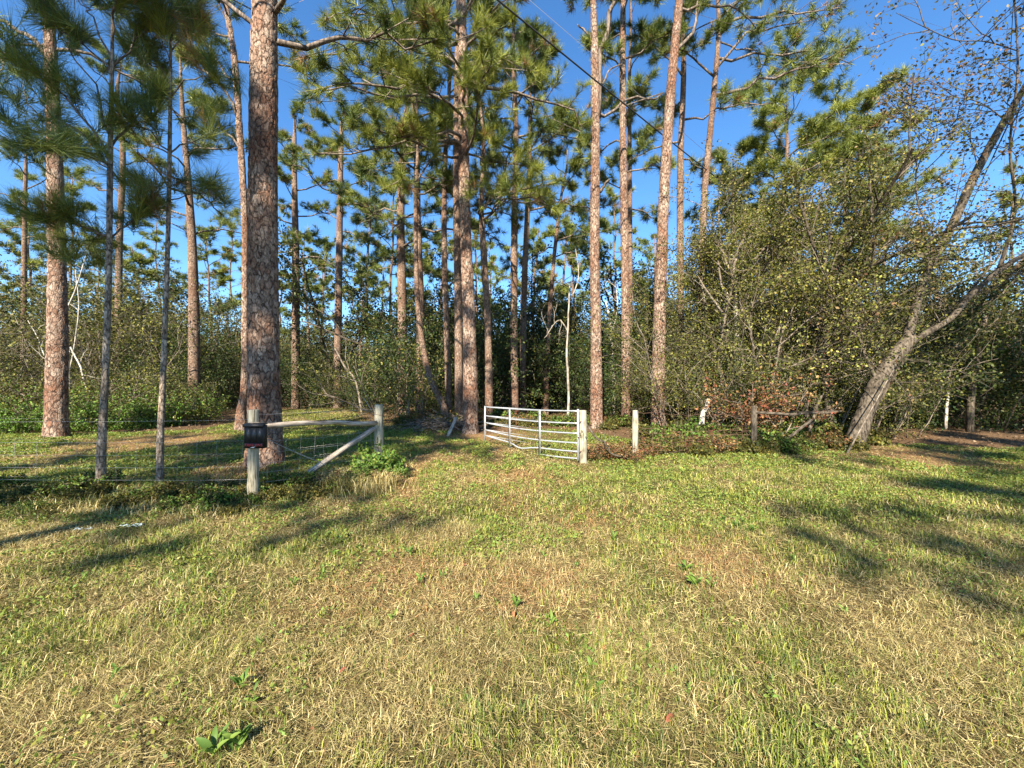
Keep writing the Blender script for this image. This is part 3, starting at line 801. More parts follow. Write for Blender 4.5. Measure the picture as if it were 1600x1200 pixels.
def shrub(seed, h, w, stems, per, size, cols, mat, kids=(4, 4), spread=.1, name="shrub", lean=.5, ratio=.6, r=.02, label="", cat="shrub", droop=.2, low=.0):
    rng = np.random.default_rng(seed)
    root = thing(name, label, cat)
    wg = Geo(); ends = []
    for k in range(stems):
        az = 2 * np.pi * (k + rng.random()) / stems; rad_ = w * .35 * math.sqrt(rng.random())
        p = np.array([math.cos(az) * rad_, math.sin(az) * rad_, -.06])
        d = norm(np.array([math.cos(az) * lean * rng.random() * 1.5, math.sin(az) * lean * rng.random() * 1.5, 1.]))
        grow(wg, p, d, h * (.55 + .3 * rng.random()), r * (.7 + .6 * rng.random()), 0, rng, ends, .14, kids, .1, .85, ratio, (6, 4, 3, 3))
    tag(wg.obj("stems", mat, root), kind="stuff")
    lg = Geo()
    if low:    # leaves down to the ground
        n = int(len(ends) * low)
        az = rng.random(n) * 6.283; q = np.sqrt(rng.random(n)) * w * .55
        ends = ends + [(np.array([math.cos(a) * b, math.sin(a) * b, h * .5 * rng.random()]), norm(rng.normal(size=3) + np.array([0, 0, .6]))) for a, b in zip(az, q)]
    leaves_into(lg, ends, per, size, rng, cols, spread, droop=droop)
    lg.obj("foliage", M_LEAF, root)
    return root

def place(o, px, d, s=1., rz=0., sz=None):
    o.location = gpos(px, d); o.rotation_euler = (0, 0, rz); o.scale = (s, s, sz or s)
    return o

rs = np.random.default_rng(91)
# --- bright green shrubs, left, in front of the wood
MIXG = BRIGHTG[:3] + DULL[:3] + OLIVE[:2]
src = [shrub(201, 1.5, 2.2, 7, 7, .08, MIXG, M_TWIG, (4, 4), .16, low=.5), shrub(202, 1.1, 2.4, 7, 7, .085, BRIGHTG[:3] + DULL[:1], M_TWIG, (4, 4), .13, low=.9), shrub(203, 2.3, 2.0, 6, 6, .08, OLIVE[:3] + DULL, M_TWIG, (5, 4), .18, low=.3)]
lbl = ["ragged mixed green shrub along the far side of the left lawn", "low bright green shrub along the far side of the left lawn", "taller olive shrub along the far side of the left lawn"]
seen_ = set()
for (k, px, d, s_) in [(1, -60, 12.6, .8), (1, 22, 12.7, .75), (0, 55, 13.9, .95), (1, 128, 13.0, .7), (0, 165, 13.5, .9), (1, 215, 13.8, .65), (0, 258, 14.8, .95), (2, 20, 15.0, 1.1), (2, 130, 15.4, 1.0), (2, 200, 15.6, 1.15), (2, 285, 16.6, 1.0), (0, 300, 16.2, .8), (2, -60, 15.2, 1.2), (1, 235, 14.6, .8)]:
    o = src[k] if k not in seen_ else copy_tree(src[k]); seen_.add(k)
    place(o, px, d, s_, rs.random() * 6.28, s_ * (.8 + .4 * rs.random()))
    tag(o, lbl[k], "shrub", ("ragged mixed shrubs", "low bright green shrubs", "taller olive shrubs")[k] + " behind the left lawn")
# --- round olive bush in the middle
o = shrub(210, 3.6, 3.4, 9, 5, .085, OLIVE, M_TWIG, (5, 4), .15, label="round olive-green bush at the bend of the track", low=.5)
place(o, 628, 15.8, 1., .4)
# --- understorey: four looks, scattered through the wood
UNDER = {
    "dark": ([shrub(221, 3.6, 3.2, 7, 9, .12, DARKG, M_OAK, (5, 4), .2, low=.4), shrub(222, 5.2, 3.6, 6, 9, .13, DARKG, M_OAK, (6, 5), .24, low=.2)],
             "dark evergreen shrub", "dark evergreen shrubs"),
    "dull": ([shrub(223, 4.2, 3.2, 7, 8, .10, DULL, M_TWIG, (5, 4), .2, low=.3), shrub(224, 6.2, 3.8, 6, 8, .11, DULL + OLIVE[:2], M_TWIG, (6, 5), .24, low=.1)],
             "dull grey-green twiggy shrub", "dull twiggy shrubs"),
    "bare": ([shrub(225, 4.5, 2.6, 5, 1, .07, DULL, M_TWIG, (6, 5), .15), shrub(226, 6.5, 3.0, 4, 1, .07, SPARSE, M_TWIG, (6, 5), .18)],
             "nearly leafless grey sapling", "bare saplings"),
    "tall": ([shrub(227, 10.5, 1.6, 2, 9, .17, DARKG + DULL, M_OAK, (9, 6), .34, lean=.12, ratio=.36, r=.09, name="tree", cat="tree"), shrub(228, 8.5, 2.0, 3, 9, .15, DULL + OLIVE[:3], M_OAK, (8, 6), .30, lean=.2, ratio=.4, r=.07, name="tree", cat="tree")],
             "tall dull-leaved woodland tree", "tall woodland trees"),
}
used = {k: 0 for k in UNDER}
def under(kind, px, d, s, v=None, cat="shrub"):
    srcs, lab, grp = UNDER[kind]
    q = used[kind] % 2 if v is None else v
    key = (kind, q)
    o = srcs[q] if key not in placed else copy_tree(srcs[q])
    placed.add(key); used[kind] += 1
    place(o, px, d, s * (.9 + .2 * rs.random()), rs.random() * 6.28)
    deep = " " + ("far back " if d > 45 else "deep in the wood " if d > 25 else "close ") + region(px)
    tag(o, lab + deep, cat, grp + deep)
placed = set()
# a belt right behind the lawn edge, then fuller belts further back
for (px, d, k, s) in [(-40, 17, "dull", 1.0), (30, 17.5, "bare", 1.0), (70, 19, "dull", 1.1), (130, 18, "bare", .9), (160, 20, "dull", 1.05), (215, 19, "dull", 1.0), (262, 18.5, "dark", .8),
                      (300, 21, "dark", .9), (335, 27, "dull", 1.0), (360, 30, "dark", .9), (400, 29, "dull", .9), (440, 27, "dull", .75), (475, 24, "dark", .62), (500, 28, "dull", .8), (545, 23, "dull", .62), (575, 22, "dark", .72),
                      (655, 18, "dark", .8), (690, 19, "dark", .95), (722, 18, "dark", 1.0), (755, 19, "dark", 1.05), (785, 21, "dark", 1.05), (822, 22, "dull", .8), (850, 24, "dark", .8), (905, 21, "dark", .85), (950, 18, "dark", .75), (985, 19, "dark", .85),
                      (1005, 17, "dull", .6), (1045, 18.5, "dark", .9), (1078, 18, "dull", .9), (1115, 17, "dull", .9), (1140, 19, "dark", .9), (1190, 17, "dull", .95), (1235, 17.5, "dark", .9), (1280, 16.5, "dull", .95), (1330, 16, "dark", .9),
                      (1385, 14.5, "dark", .8), (1420, 14, "dark", .85), (1460, 14.5, "dark", .9), (1505, 14, "dark", .8), (1545, 13.5, "dull", .75), (1590, 13.5, "dark", .8), (1640, 13.5, "dull", .9), (1700, 13, "dark", .9), (1500, 17, "dull", 1.1), (1580, 17, "dull", 1.15), (1420, 17.5, "dull", 1.0), (1360, 19, "dull", 1.0)]:
    under(k, px, d, s)
for k in range(70):
    px = -140 + 1880 * (k + rs.random()) / 70
    d = 25 + 22 * rs.random()
    under(("dark", "dull", "dull", "dark")[int(rs.random() * 4)], px, d, 1.0 + .25 * rs.random())
for k in range(16):
    under("bare", -100 + 1800 * (k + rs.random()) / 16, 20 + 14 * rs.random(), 1.0)
for k in range(58):
    under("tall", -150 + 1900 * (k + rs.random()) / 58, 26 + 22 * rs.random(), .85 + .45 * rs.random(), None, "tree")
for (px, d, sc_) in [(20, 21, .75), (90, 24, .8), (150, 23, .8), (240, 22, .8), (330, 25, .85), (690, 23, .9), (740, 22, .9), (780, 24, 1.0), (850, 25, .8), (1010, 23, .8), (1080, 21, .8), (1140, 20, .85), (1230, 20, .9), (1300, 20, .9), (1400, 19, .85), (1480, 19, .8), (1570, 18, .75)]:
    under("tall", px, d, sc_, None, "tree")
for k in range(40):
    px = -200 + 2000 * (k + rs.random()) / 40
    under(("dark", "dull")[k % 2], px, 50 + 14 * rs.random(), 1.45, 1)

# --- olive thicket trees, right of the pines
def broad_tree(seed, label, px, d, h, r, per, size, cols, mat, kids, lean=(0, 0), cat="tree", name="tree", spread=.12, ratio=.55, stems=1, group=None, sp=.85):
    rng = np.random.default_rng(seed)
    root = thing(name, label, cat, gpos(px, d), group)
    for s in range(stems):
        wg = Geo(); ends = []
        a = rng.random() * 6.28
        p = np.array([.25 * math.cos(a), .25 * math.sin(a), -.08]) * (stems > 1) + np.array([0, 0, -.05])
        grow(wg, p, norm(np.array([lean[0] + .25 * rng.normal() * (stems > 1), lean[1] + .2 * rng.normal() * (stems > 1), 1.])), h * (.7 + .15 * rng.random()), r, 0, rng, ends, .10, kids, .10, sp, ratio, (10, 6, 4, 3))
        t = wg.obj("trunk", mat, root, True)
        lg = Geo(); leaves_into(lg, ends, per, size, rng, cols, spread); lg.obj("crown", M_LEAF, root)
    return root
thicket = [(301, "small olive-leaved tree nearest the pine with long open limbs", 1120, 13.2, 6.8, .07), (302, "olive-leaved thicket tree with yellowing low sprays and grey trunk", 1155, 12.4, 7.2, .10),
           (303, "olive-leaved thicket tree with reddish stem behind the old fence", 1218, 12.8, 7.4, .08), (304, "dark-stemmed olive-leaved tree between old fence and leaning oak", 1295, 11.0, 6.6, .13)]
for (sd, lab, px, d, h, r) in thicket:
    broad_tree(sd, lab, px, d, h, r, 10, .074, OLIVE[:3] * 2 + OLIVE + DULL[:2] + SPARSE[:2], M_TWIG if sd != 304 else M_OAK, (11, 6, 5), spread=.17, ratio=.5, group="olive-leaved trees right of the gate")
broad_tree(305, "open thin-leaved tree behind the old fence with pale twigs", 1260, 14.5, 8.0, .10, 8, .07, OLIVE[:3] + DULL, M_TWIG, (10, 6, 5), spread=.16, ratio=.5)
broad_tree(306, "open grey tree behind the leaning oak", 1400, 13.5, 5.6, .10, 5, .09, DULL, M_TWIG, (9, 6, 5), spread=.16, ratio=.5)
broad_tree(307, "yellow-green sapling drooping over the line of the old fence", 1195, 11.2, 4.0, .045, 2, .07, [(.30, .31, .06), (.24, .26, .06), (.36, .32, .08)], M_TWIG, (6, 5, 4), spread=.10)
broad_tree(308, "tall dull green broadleaf tree behind the pine with long open limbs", 1135, 18.5, 9.5, .14, 7, .11, DULL + OLIVE[:2], M_TWIG, (11, 7, 4), spread=.24, ratio=.45)
broad_tree(309, "dark broadleaf tree behind the forked pine", 905, 26, 8.0, .13, 7, .13, DARKG + DULL, M_OAK, (10, 6, 4), spread=.26, ratio=.45)
o = shrub(310, 2.0, 1.4, 5, 5, .08, AUTUMN, M_TWIG, (4, 4), .12, label="small rust-red leaved bush by the old fence post", low=.2); place(o, 1200, 10.2)
tk = [shrub(321, 4.2, 3.0, 9, 8, .066, OLIVE[:3] + DULL, M_TWIG, (6, 5), .17, low=.25), shrub(322, 3.2, 2.6, 9, 8, .062, OLIVE[:3] + DARKG + SPARSE[:2], M_TWIG, (5, 5), .15, low=.3)]
for k, (px, d, s_) in enumerate([(1095, 12.4, 1.0), (1150, 11.6, .9), (1190, 12.6, 1.15), (1240, 11.6, 1.0), (1285, 12.4, 1.1), (1060, 14.5, 1.0), (1330, 12.6, 1.1), (1380, 12.0, .8), (1130, 14, 1.3)]):
    o = tk[k % 2] if k < 2 else copy_tree(tk[k % 2]); place(o, px, d, s_, rs.random() * 6.28)
    tag(o, "olive-leaved bush filling the thicket behind the rusty fence", "shrub", "olive bushes in the thicket")
# pale bare trees
def bare_tree(label, d, paths, mat, group=None, name="bare_tree"):
    rng = np.random.default_rng(int(d * 100))
    base = gpos(paths[0][0][0], d)
    root = thing(name, label, "tree", base, group)
    for i, (pts, w0, w1) in enumerate([(p[:-2], p[-2], p[-1]) for p in paths]):
        P = [at(a, b, d + .3 * (i % 3)) for a, b in pts]
        if i == 0: P[0][2] = base[2] - .08
        pp, rr = resample(P, np.linspace(w0, w1, len(P)) / FPX * d / 2 * math.cos(math.atan((pts[0][0] - 800) / FPX)), 14)
        pp = pp + np.concatenate([[np.zeros(3)], np.cumsum(rng.normal(size=(13, 3)), 0) * .012])
        g = Geo(); tube(g, pp - base, rr, 8); g.obj("trunk" if i == 0 else "branch", mat, root, True)
        if i:
            g = Geo(); ends = []
            for q in range(3):
                k = 5 + 3 * q
                grow(g, pp[k] - base, norm(rng.normal(size=3) + np.array([0, 0, .8])), .9, .012, 1, rng, ends, .2, (0, 4), .1)
            tag(g.obj("twigs", mat, root), kind="stuff")
    return root
bare_tree("pale bare crooked tree behind the stout scaly pine", 15.5, [[(108, 640), (107, 560), (100, 500), (118, 455), (135, 400), 5, 2], [(109, 600), (70, 560), (55, 525), (40, 500), 3, 1.5], [(107, 590), (122, 520), (128, 470), (124, 420), 3, 1.5], [(137, 612), (125, 570), (110, 540), 4, 3]], M_PALE)
bare_tree("thin whitish crooked sapling seen over the gate", 15.0, [[(887, 664), (888, 600), (886, 560), (889, 500), (892, 440), 4.5, 2], [(889, 520), (875, 500), (850, 528), 2.5, 1.2], [(890, 470), (905, 430), (900, 390), 2.5, 1.2]], M_SNAG)
bare_tree("thin white bare stem between the forked pine and the pinkish pine", 19, [[(960, 640), (958, 560), (954, 500), (948, 470), 5, 2.5], [(956, 520), (965, 480), (962, 440), 2, 1]], M_PALE)
bare_tree("pale fallen stem leaning through the bushes behind the wooden rail", 20, [[(566, 612), (550, 590), (533, 570), (520, 545), 4, 2.5], [(548, 588), (540, 560), (541, 530), 2, 1]], M_TWIG)
bare_tree("dark bare stem bending over behind the wooden rail", 22, [[(590, 630), (568, 540), (545, 530), (510, 515), (470, 500), 4, 2], [(540, 528), (520, 500), (490, 480), 2.5, 1.2]], M_OAK)

# --- the leaning oak at the right
def oak():
    rng = np.random.default_rng(400)
    d = 9.6; base = gpos(1337, d)
    root = thing("oak_tree", "big two-stemmed oak leaning right over the verge", "tree", base)
    defs = [("trunk", [(1330, 715), (1343, 668), (1372, 598), (1408, 545), (1425, 527)], [44, 38, 34, 31, 27], 0.),
            ("limb", [(1412, 545), (1428, 490), (1447, 430), (1482, 365), (1525, 270), (1560, 205), (1610, 120), (1650, 30)], [22, 18, 15, 20, 18, 16, 12, 8], .5),
            ("limb", [(1405, 548), (1445, 522), (1482, 500), (1522, 456), (1565, 420), (1620, 385), (1700, 320)], [25, 21, 19, 17, 16, 14, 10], -.4),
            ("limb", [(1368, 590), (1352, 555), (1340, 525), (1318, 510), (1290, 495)], [11, 9, 8, 6, 4], .4),
            ("limb", [(1475, 378), (1440, 400), (1405, 395), (1370, 410), (1330, 430)], [8, 7, 6, 4, 2], .6),
            ("limb", [(1560, 420), (1585, 340), (1578, 230), (1590, 110), (1584, -20)], [10, 8, 7, 6, 4], -.8),
            ("limb", [(1470, 385), (1435, 320), (1432, 250), (1435, 200), (1410, 165)], [6, 5, 4, 3, 2], .8),
            ("limb", [(1592, 80), (1540, 65), (1490, 62), (1440, 40), (1400, 20)], [4, 3.5, 3, 2.5, 1.5], -.8),
            ("limb", [(1585, 200), (1530, 160), (1480, 150), (1430, 140)], [4, 3, 2.5, 1.5], -.3),
            ("limb", [(1530, 265), (1500, 200), (1470, 190), (1400, 190)], [4, 3, 2.5, 1.5], .4)]
    ends = []
    for name, pts, w, dd in defs:
        n = len(pts)
        P = [at(a, b, d + dd * (k / (n - 1))) for k, (a, b) in enumerate(pts)]
        R = np.array(w) / FPX * d / 2 * (.64 if name == 'trunk' else .62 if pts[0] == (1412, 545) else .42)
        if name == "trunk":
            P[0][2] = base[2] - .1
        pp, rr = resample(P, R, 40 if name == "trunk" else 30)
        pp = pp - base
        g = Geo(); tube(g, pp, rr * (1 + .12 * (rng.random(len(rr)) - .5)), 24 if name == "trunk" else 10, rough=.05, rng=rng)
        lo = g.obj(name, M_OAK, root, True)
        if name == "limb":
            tg = Geo(); en = []
            for q in range(12 if w[0] > 5 else 9):
                i = int(6 + (len(pp) - 7) * (q + rng.random()) / 12)
                i = min(i, len(pp) - 2)
                grow(tg, pp[i], norm(np.array([rng.normal() - .15, rng.normal() * .8, .55 + .5 * rng.normal()])), .9 + .7 * rng.random(), .012, 1, rng, en, .2, (0, 4, 3), .12, .9, .55)
            tag(tg.obj("twigs", M_OAK, lo), kind="stuff")
            lg = Geo(); leaves_into(lg, en[::2] + en[::7], 2, .085, rng, SPARSE, .09, droop=.5); lg.obj("leaves", M_LEAF, lo)
    return root
oak()
bare_tree("dark slanting tree behind the leaning oak with a side limb", 12.5, [[(1515, 640), (1525, 570), (1545, 480), (1580, 425), (1640, 380), 15, 8], [(1528, 555), (1560, 545), (1600, 530), 6, 3], [(1545, 480), (1565, 410), (1590, 340), 8, 4]], M_OAK)
bare_tree("thin grey upright stem in the dark bushes right of the oak", 13.2, [[(1478, 655), (1479, 600), (1478, 550), (1482, 480), 6, 3], [(1479, 540), (1492, 500), (1496, 460), 2, 1]], M_PALE)
bare_tree("grey-trunked tree with pale mottled bark behind the rusty wire", 12.6, [[(1155, 680), (1155, 620), (1154, 560), (1150, 480), (1145, 400), 11, 6], [(1154, 560), (1180, 530), (1210, 520), 4, 2], [(1152, 500), (1120, 470), (1085, 440), 4, 1.5]], M_PALE)
bare_tree("dark slanted pole-like stem at the foot of the old fence tree", 10.4, [[(1258, 690), (1270, 655), (1285, 615), 9, 4], [(1268, 660), (1262, 640), (1256, 622), 3, 1.5]], M_OAK)

# ------------------------------------------------------------------ trees behind the photographer, whose shade falls on the verge
def shade_tree(seed, label, x, y, H, z0, n, L):
    rng = np.random.default_rng(seed)
    root = thing("pine_tree", label, "pine tree", (x, y, float(gz(x, y))), "pines on the road side of the verge")
    p = wavy(np.array([0, 0, -.1]), np.array([.3, .2, H]), rng, 14, .02)
    g = Geo(); tube(g, p, np.linspace(.22, .05, 14), 10); g.obj("trunk", M_BARK2, root, True)
    wg = Geo(); pos = []; dr = []
    for k in range(n):
        t = (k + rng.random() * .5) / n; z = z0 + (H - z0) * t * .96
        az = k * 2.4 + rng.random(); l = L * (1 - .55 * t ** 1.5) * (.7 + .5 * rng.random()); pi_ = math.radians(4 + 35 * t)
        c = np.array([0, 0, z])
        a, b = pine_limb(c, c + l * np.array([math.cos(az) * math.cos(pi_), math.sin(az) * math.cos(pi_), math.sin(pi_)]), .02 + .012 * l, rng, "far", 7, 4, wg)
        pos += a; dr += b
    needles_into(wg, pos, dr, "far", rng, .5, .95, m=1)
    wg.obj("crown", [M_LIMB, M_NEEDLE], root)
shade_tree(501, "tall pine across the road at the left end of the verge", -8.8, -9.8, 18.5, 10.8, 24, 3.4)
shade_tree(502, "tall pine across the road, furthest left", -13.4, -8.0, 18.0, 8.0, 18, 3.6)
shade_tree(506, "dense pine across the road opposite the two young pines", -11.0, -11.5, 19.5, 11.5, 28, 3.4)
shade_tree(507, "dense pine across the road opposite the huge old pine", -9.6, -5.0, 16.0, 9.5, 18, 3.0)
shade_tree(503, "thin-crowned pine across the road facing the drive", 1.1, -15.2, 15.6, 12.9, 8, 4.6)
shade_tree(504, "thin-crowned pine across the road at the right of the verge", 4.6, -13.8, 16.8, 12.8, 9, 3.0)
shade_tree(505, "dense pine at the road side right of the verge", 9.4, -3.2, 19.0, 8.0, 22, 3.4)
shade_tree(508, "dense pine at the road side far right of the verge", 13.5, -2.5, 18.0, 7.0, 20, 3.6)
#@@PROPS@@
# ------------------------------------------------------------------ fences, gate and small things
def post_geo(h, r, rng, sides=16, lean=(0, 0), sink=.15):
    n = 12
    z = np.concatenate([[-sink], np.linspace(.02, h - .015, n - 3), [h - .004, h]])
    rad = r * (1 + .05 * rng.normal(size=n)); rad[-2] = rad[-3] * .96; rad[-1] = rad[-3] * .82
    p = np.stack([lean[0] * z, lean[1] * z, z], 1)
    g = Geo(); tube(g, p, rad, sides, rough=.04, rng=rng)
    return g

def wire(g, a, b, r=.0022, sag=.02, n=9, rng=None, kink=0.):
    t = np.linspace(0, 1, n)[:, None]
    p = np.asarray(a) * (1 - t) + np.asarray(b) * t
    p[:, 2] -= (sag * 4 * t * (1 - t))[:, 0]
    if rng is not None and kink: p[1:-1] += rng.normal(size=(n - 2, 3)) * kink
    tube(g, p, r, 4)

rp = np.random.default_rng(77)
PA = gpos(396, 5.40); PB = gpos(592, 7.10)
hA = wz(640, 5.40) - PA[2]; hB = wz(632, 7.10) - PB[2]
fence = thing("brace_fence", "weathered wooden corner brace of two posts, rail and slanting pole left of the track", "fence", PA)
post_geo(hA, .070, rp).obj("post", M_POST, fence, True)
post_geo(hB, .080, rp).obj("post", M_POST, fence, True, loc=PB - PA)
def beam(name, a, b, r0, r1, mat, parent, sides=8, wob=.02, square=False):
    a = np.asarray(a); b = np.asarray(b)
    L = np.linalg.norm(b - a)
    p = wavy(np.zeros(3), np.array([0, 0, L]), rp, 9, wob)
    g = Geo(); tube(g, p, np.linspace(r0, r1, 9) * (1 + .06 * rp.normal(size=9)), 4 if square else sides, rough=.08, rng=rp)
    o = g.obj(name, mat, parent, not square)
    o.location = a; o.rotation_euler = Vector(b - a).to_track_quat('Z', 'Y').to_euler()
    return o
beam("rail", np.array([.02, -.10, wz(662, 5.40) - PA[2]]), PB - PA + np.array([-.02, -.06, wz(660, 7.10) - PB[2]]), .036, .036, M_PLANK, fence)
foot = gpos(488, 6.2); foot[2] += .16
ba = foot - PA + np.array([0, -.1, .02]); bb = PB - PA + np.array([-.05, -.12, wz(668, 7.1) - PB[2]]); Lb = float(np.linalg.norm(bb - ba))
g = Geo(); g.box((-.045, -.032, 0), (.045, .032, Lb)); o = g.obj("brace", M_PLANK, fence); o.location = ba; o.rotation_euler = Vector(bb - ba).to_track_quat('Z', 'Y').to_euler()
for k, hh in enumerate((1.17, .78, .62, .47, .33, .19)):
    g = Geo(); wire(g, (.0, .07, hh), PB - PA + np.array([0, .08, hh - .06]), .0019, .03 if k else .012, 11, rp, .004)
    g.obj("wire", M_WIRE, fence)
for k in range(9):
    t = (k + .6) / 9.4; q = (PB - PA) * t + np.array([0, .075, 0])
    g = Geo(); wire(g, q + (0, 0, .12), q + np.array([.03 * rp.normal(), 0, .78 - .02 * k / 9]), .0013, 0, 5, rp, .006)
    g.obj("stay_wire", M_WIRE, fence)
g = Geo(); wire(g, np.array([.14, .05, .83]), gpos(508, 6.1) - PA + np.array([0, 0, .30]), .004, .01, 7, rp, .003); g.obj("tie_wire", M_WIRE, fence)
g = Geo(); wire(g, PB - PA + np.array([-.32, .06, 1.34]), PB - PA + np.array([-.10, .05, 1.0]), .004, -.01, 5, rp, .004); g.obj("loose_wire", M_WIRE, fence)
for hh in (1.02, .42): # wire lashings round the gate-side post
    g = Geo(); th = np.linspace(0, 2 * np.pi, 17); tube(g, np.stack([np.cos(th) * .085, np.sin(th) * .085, hh + .01 * np.sin(th * 2)], 1) + (PB - PA), .003, 4, cap=False); g.obj("lashing", M_RUST, fence)

# wire fence running left from the flyer box post
LF = thing("wire_fence", "thin sagging wire fence running left past the two young pines", "fence", PA)
endp = np.array([-10.5, 5.75, float(gz(-10.5, 5.75))]) - PA
for hh in (1.10, .80, .62, .44, .26):
    g = Geo(); wire(g, (-.07, .02, hh), endp + np.array([0, 0, hh]), .0014, .05, 15, rp, .004); g.obj("wire", M_WIRE, LF)
for k in range(22):
    q = endp * (k + .7) / 22.5
    g = Geo(); wire(g, q + np.array([0, .02, .10]), q + np.array([.02 * rp.normal(), .02, .78]), .0010, 0, 4, rp, .005); g.obj("stay_wire", M_WIRE, LF)
post_geo(1.2, .06, rp).obj("post", M_POST, LF, True, loc=endp)

# flyer box
bx = thing("flyer_box", "black plastic take-one flyer box screwed to the fence post", "flyer box", (wx(399.5, 5.27), 5.27, wz(700, 5.27)))
W, Hh, D = .262, .315, .085
g = Geo(); g.box((-W/2, -D/2 + .004, 0), (W/2, D/2, Hh)); g.obj("case", M_BLACK, bx)
g = Geo(); v = np.array([(-W/2-.008, -D/2-.012, Hh+.001), (W/2+.008, -D/2-.012, Hh+.001), (W/2+.008, D/2+.004, Hh+.012), (-W/2-.008, D/2+.004, Hh+.012)])
vv = np.concatenate([v, v + np.array([0, 0, .014])]); g.add(vv, [(0,3,2,1),(4,5,6,7),(0,1,5,4),(1,2,6,5),(2,3,7,6),(3,0,4,7)])
g.box((-W/2-.008, -D/2-.0155, Hh-.026), (W/2+.008, -D/2-.0122, Hh+.014)); g.obj("lid", M_BLACK, bx)
for k in range(3):
    x0 = -W/2 + .016 + k * .078
    g = Geo(); g.box((x0, -D/2 + .001, .082), (x0 + .072, -D/2 + .0035, Hh - .036)); g.obj("window_pane", M_GREYP, bx)
for k in range(4):
    x0 = -W/2 + .010 + k * .078
    g = Geo(); g.box((x0, -D/2 - .001, .076), (x0 + .005, -D/2 + .0035, Hh - .030)); g.obj("window_bar", M_BLACK, bx)
g = Geo(); g.box((-W/2 + .004, -D/2 - .001, .010), (W/2 - .004, -D/2 + .0035, .070)); strip = g.obj("sign_strip", M_DRED, bx)
fc = bpy.data.curves.new("take_one_lettering", 'FONT'); fc.body = "TAKE ONE"; fc.size = .046; fc.align_x = 'CENTER'; fc.align_y = 'CENTER'; fc.extrude = .0008; fc.offset = .0006; fc.space_character = 1.12
fo = bpy.data.objects.new("lettering", fc); COL.objects.link(fo); fo.parent = strip; fo.location = (0, -D/2 - .0028, .046); fo.rotation_euler = (math.radians(90), 0, 0); fc.materials.append(M_REDP)
bpy.context.view_layer.update()
lm_ = bpy.data.meshes.new_from_object(fo.evaluated_get(bpy.context.evaluated_depsgraph_get()))
lo_ = bpy.data.objects.new("lettering", lm_); COL.objects.link(lo_); lo_.parent = strip; lo_.location = fo.location; lo_.rotation_euler = fo.rotation_euler
bpy.data.objects.remove(fo)
g = Geo(); g.add([(-.055, -D/2-.0025, .010), (.0, -D/2-.0025, .012), (.028, -D/2-.0025, .026), (-.01, -D/2-.0025, .022)], [(0, 1, 2, 3)]); g.obj("white_mark", M_WHITE, strip)

# gate
GH = np.array([1.345, 7.85, 0]); GH[2] = float(gz(GH[0], GH[1])); GF = np.array([wx(758, 10.6), 10.6, 0]); GF[2] = float(gz(GF[0], GF[1]))
gate = thing("farm_gate", "open galvanised tube farm gate with a bent lower bar", "gate", GH)
gd = GF - GH
hz = [1.05, .80, .595, .40, .225, .085]; fz = [.975, .73, .54, .345, .19, .05]
def gp(t, z0, z1, sag=.0): return np.array([gd[0] * t, gd[1] * t, (z0 - GH[2]) * (1 - t) + (z1 - GH[2]) * t - sag * 4 * t * (1 - t)])
gm = dict(rail=.020)
for k in range(6):
    n = 25; ts = np.linspace(0, 1, n)
    if k == 5: ts = np.linspace(0, .36, n)
    p = np.array([gp(t, hz[k], fz[k], .025 + .012 * k) for t in ts])
    bend = np.exp(-((ts - .52) / .10) ** 2)
    if k == 4: p[:, 2] -= .075 * bend
    if k == 4: p[:, 0] -= .06 * bend
    if k in (2, 3): p[:, 0] -= .03 * np.exp(-((ts - .5) / .25) ** 2)
    g = Geo(); tube(g, p, .0165, 10); g.obj("rail", M_GALV, gate, True)
def upright(t, z0, z1, r, name):
    a = gp(t, *z0, .03); b = gp(t, *z1, .02)
    g = Geo(); tube(g, np.stack([a, (a + b) / 2, b]), r, 10); return g.obj(name, M_GALV, gate, True)
upright(0, (.05, .05), (1.09, 1.09), .024, "end_post"); upright(1, (.03, .03), (.995, .995), .022, "end_post")
for t in (.335, .665):
    a = gp(t, .04, .02, .03); b = gp(t, 1.05, .975, .02)
    g = Geo(); dd = norm(gd) * .032
    s = np.array([-.006, 0, 0]); off = np.array([-.020, -.015, 0])
    v = np.array([a - dd + off, a + dd + off, a + dd + off + s, a - dd + off + s, b - dd + off, b + dd + off, b + dd + off + s, b - dd + off + s])
    g.add(v, [(0,3,2,1),(4,5,6,7),(0,1,5,4),(1,2,6,5),(2,3,7,6),(3,0,4,7)]); g.obj("upright", M_GALV, gate)
for z in (.25, .86):
    g = Geo(); tube(g, np.array([(0, 0, z), (.06, .05, z), (.11, .09, z)]), .011, 6); g.obj("hinge", M_RUST, gate)

g = Geo()
for k in range(14):
    c_ = gp(1, .72 - .03 * k, .72 - .03 * k) + np.array([-.03, -.02, 0]); th = np.linspace(0, 2 * np.pi, 9)
    ring = np.stack([np.cos(th) * .011, np.zeros(9), np.sin(th) * .019], 1) if k % 2 else np.stack([np.zeros(9), np.cos(th) * .011, np.sin(th) * .019], 1)
    tube(g, ring + c_, .0035, 4, cap=False)
tag(g.obj("chain", M_RUST, gate), kind="stuff")
HP = gpos(911, 7.98)
o = post_geo(wz(641, 7.98) - HP[2], .084, rp, 16, (-.01, 0)).obj("gate_post", M_POST, smooth=True, loc=HP)
tag(o, "thick pale wooden post carrying the open gate's hinges", "post")
LP = gpos(992, 8.25)
o = post_geo(wz(641, 8.25) - LP[2], .062, rp, 14, (.01, 0)).obj("fence_post", M_POST, smooth=True, loc=LP)
tag(o, "slimmer grey wooden post with vine, standing right of the gate post", "post")
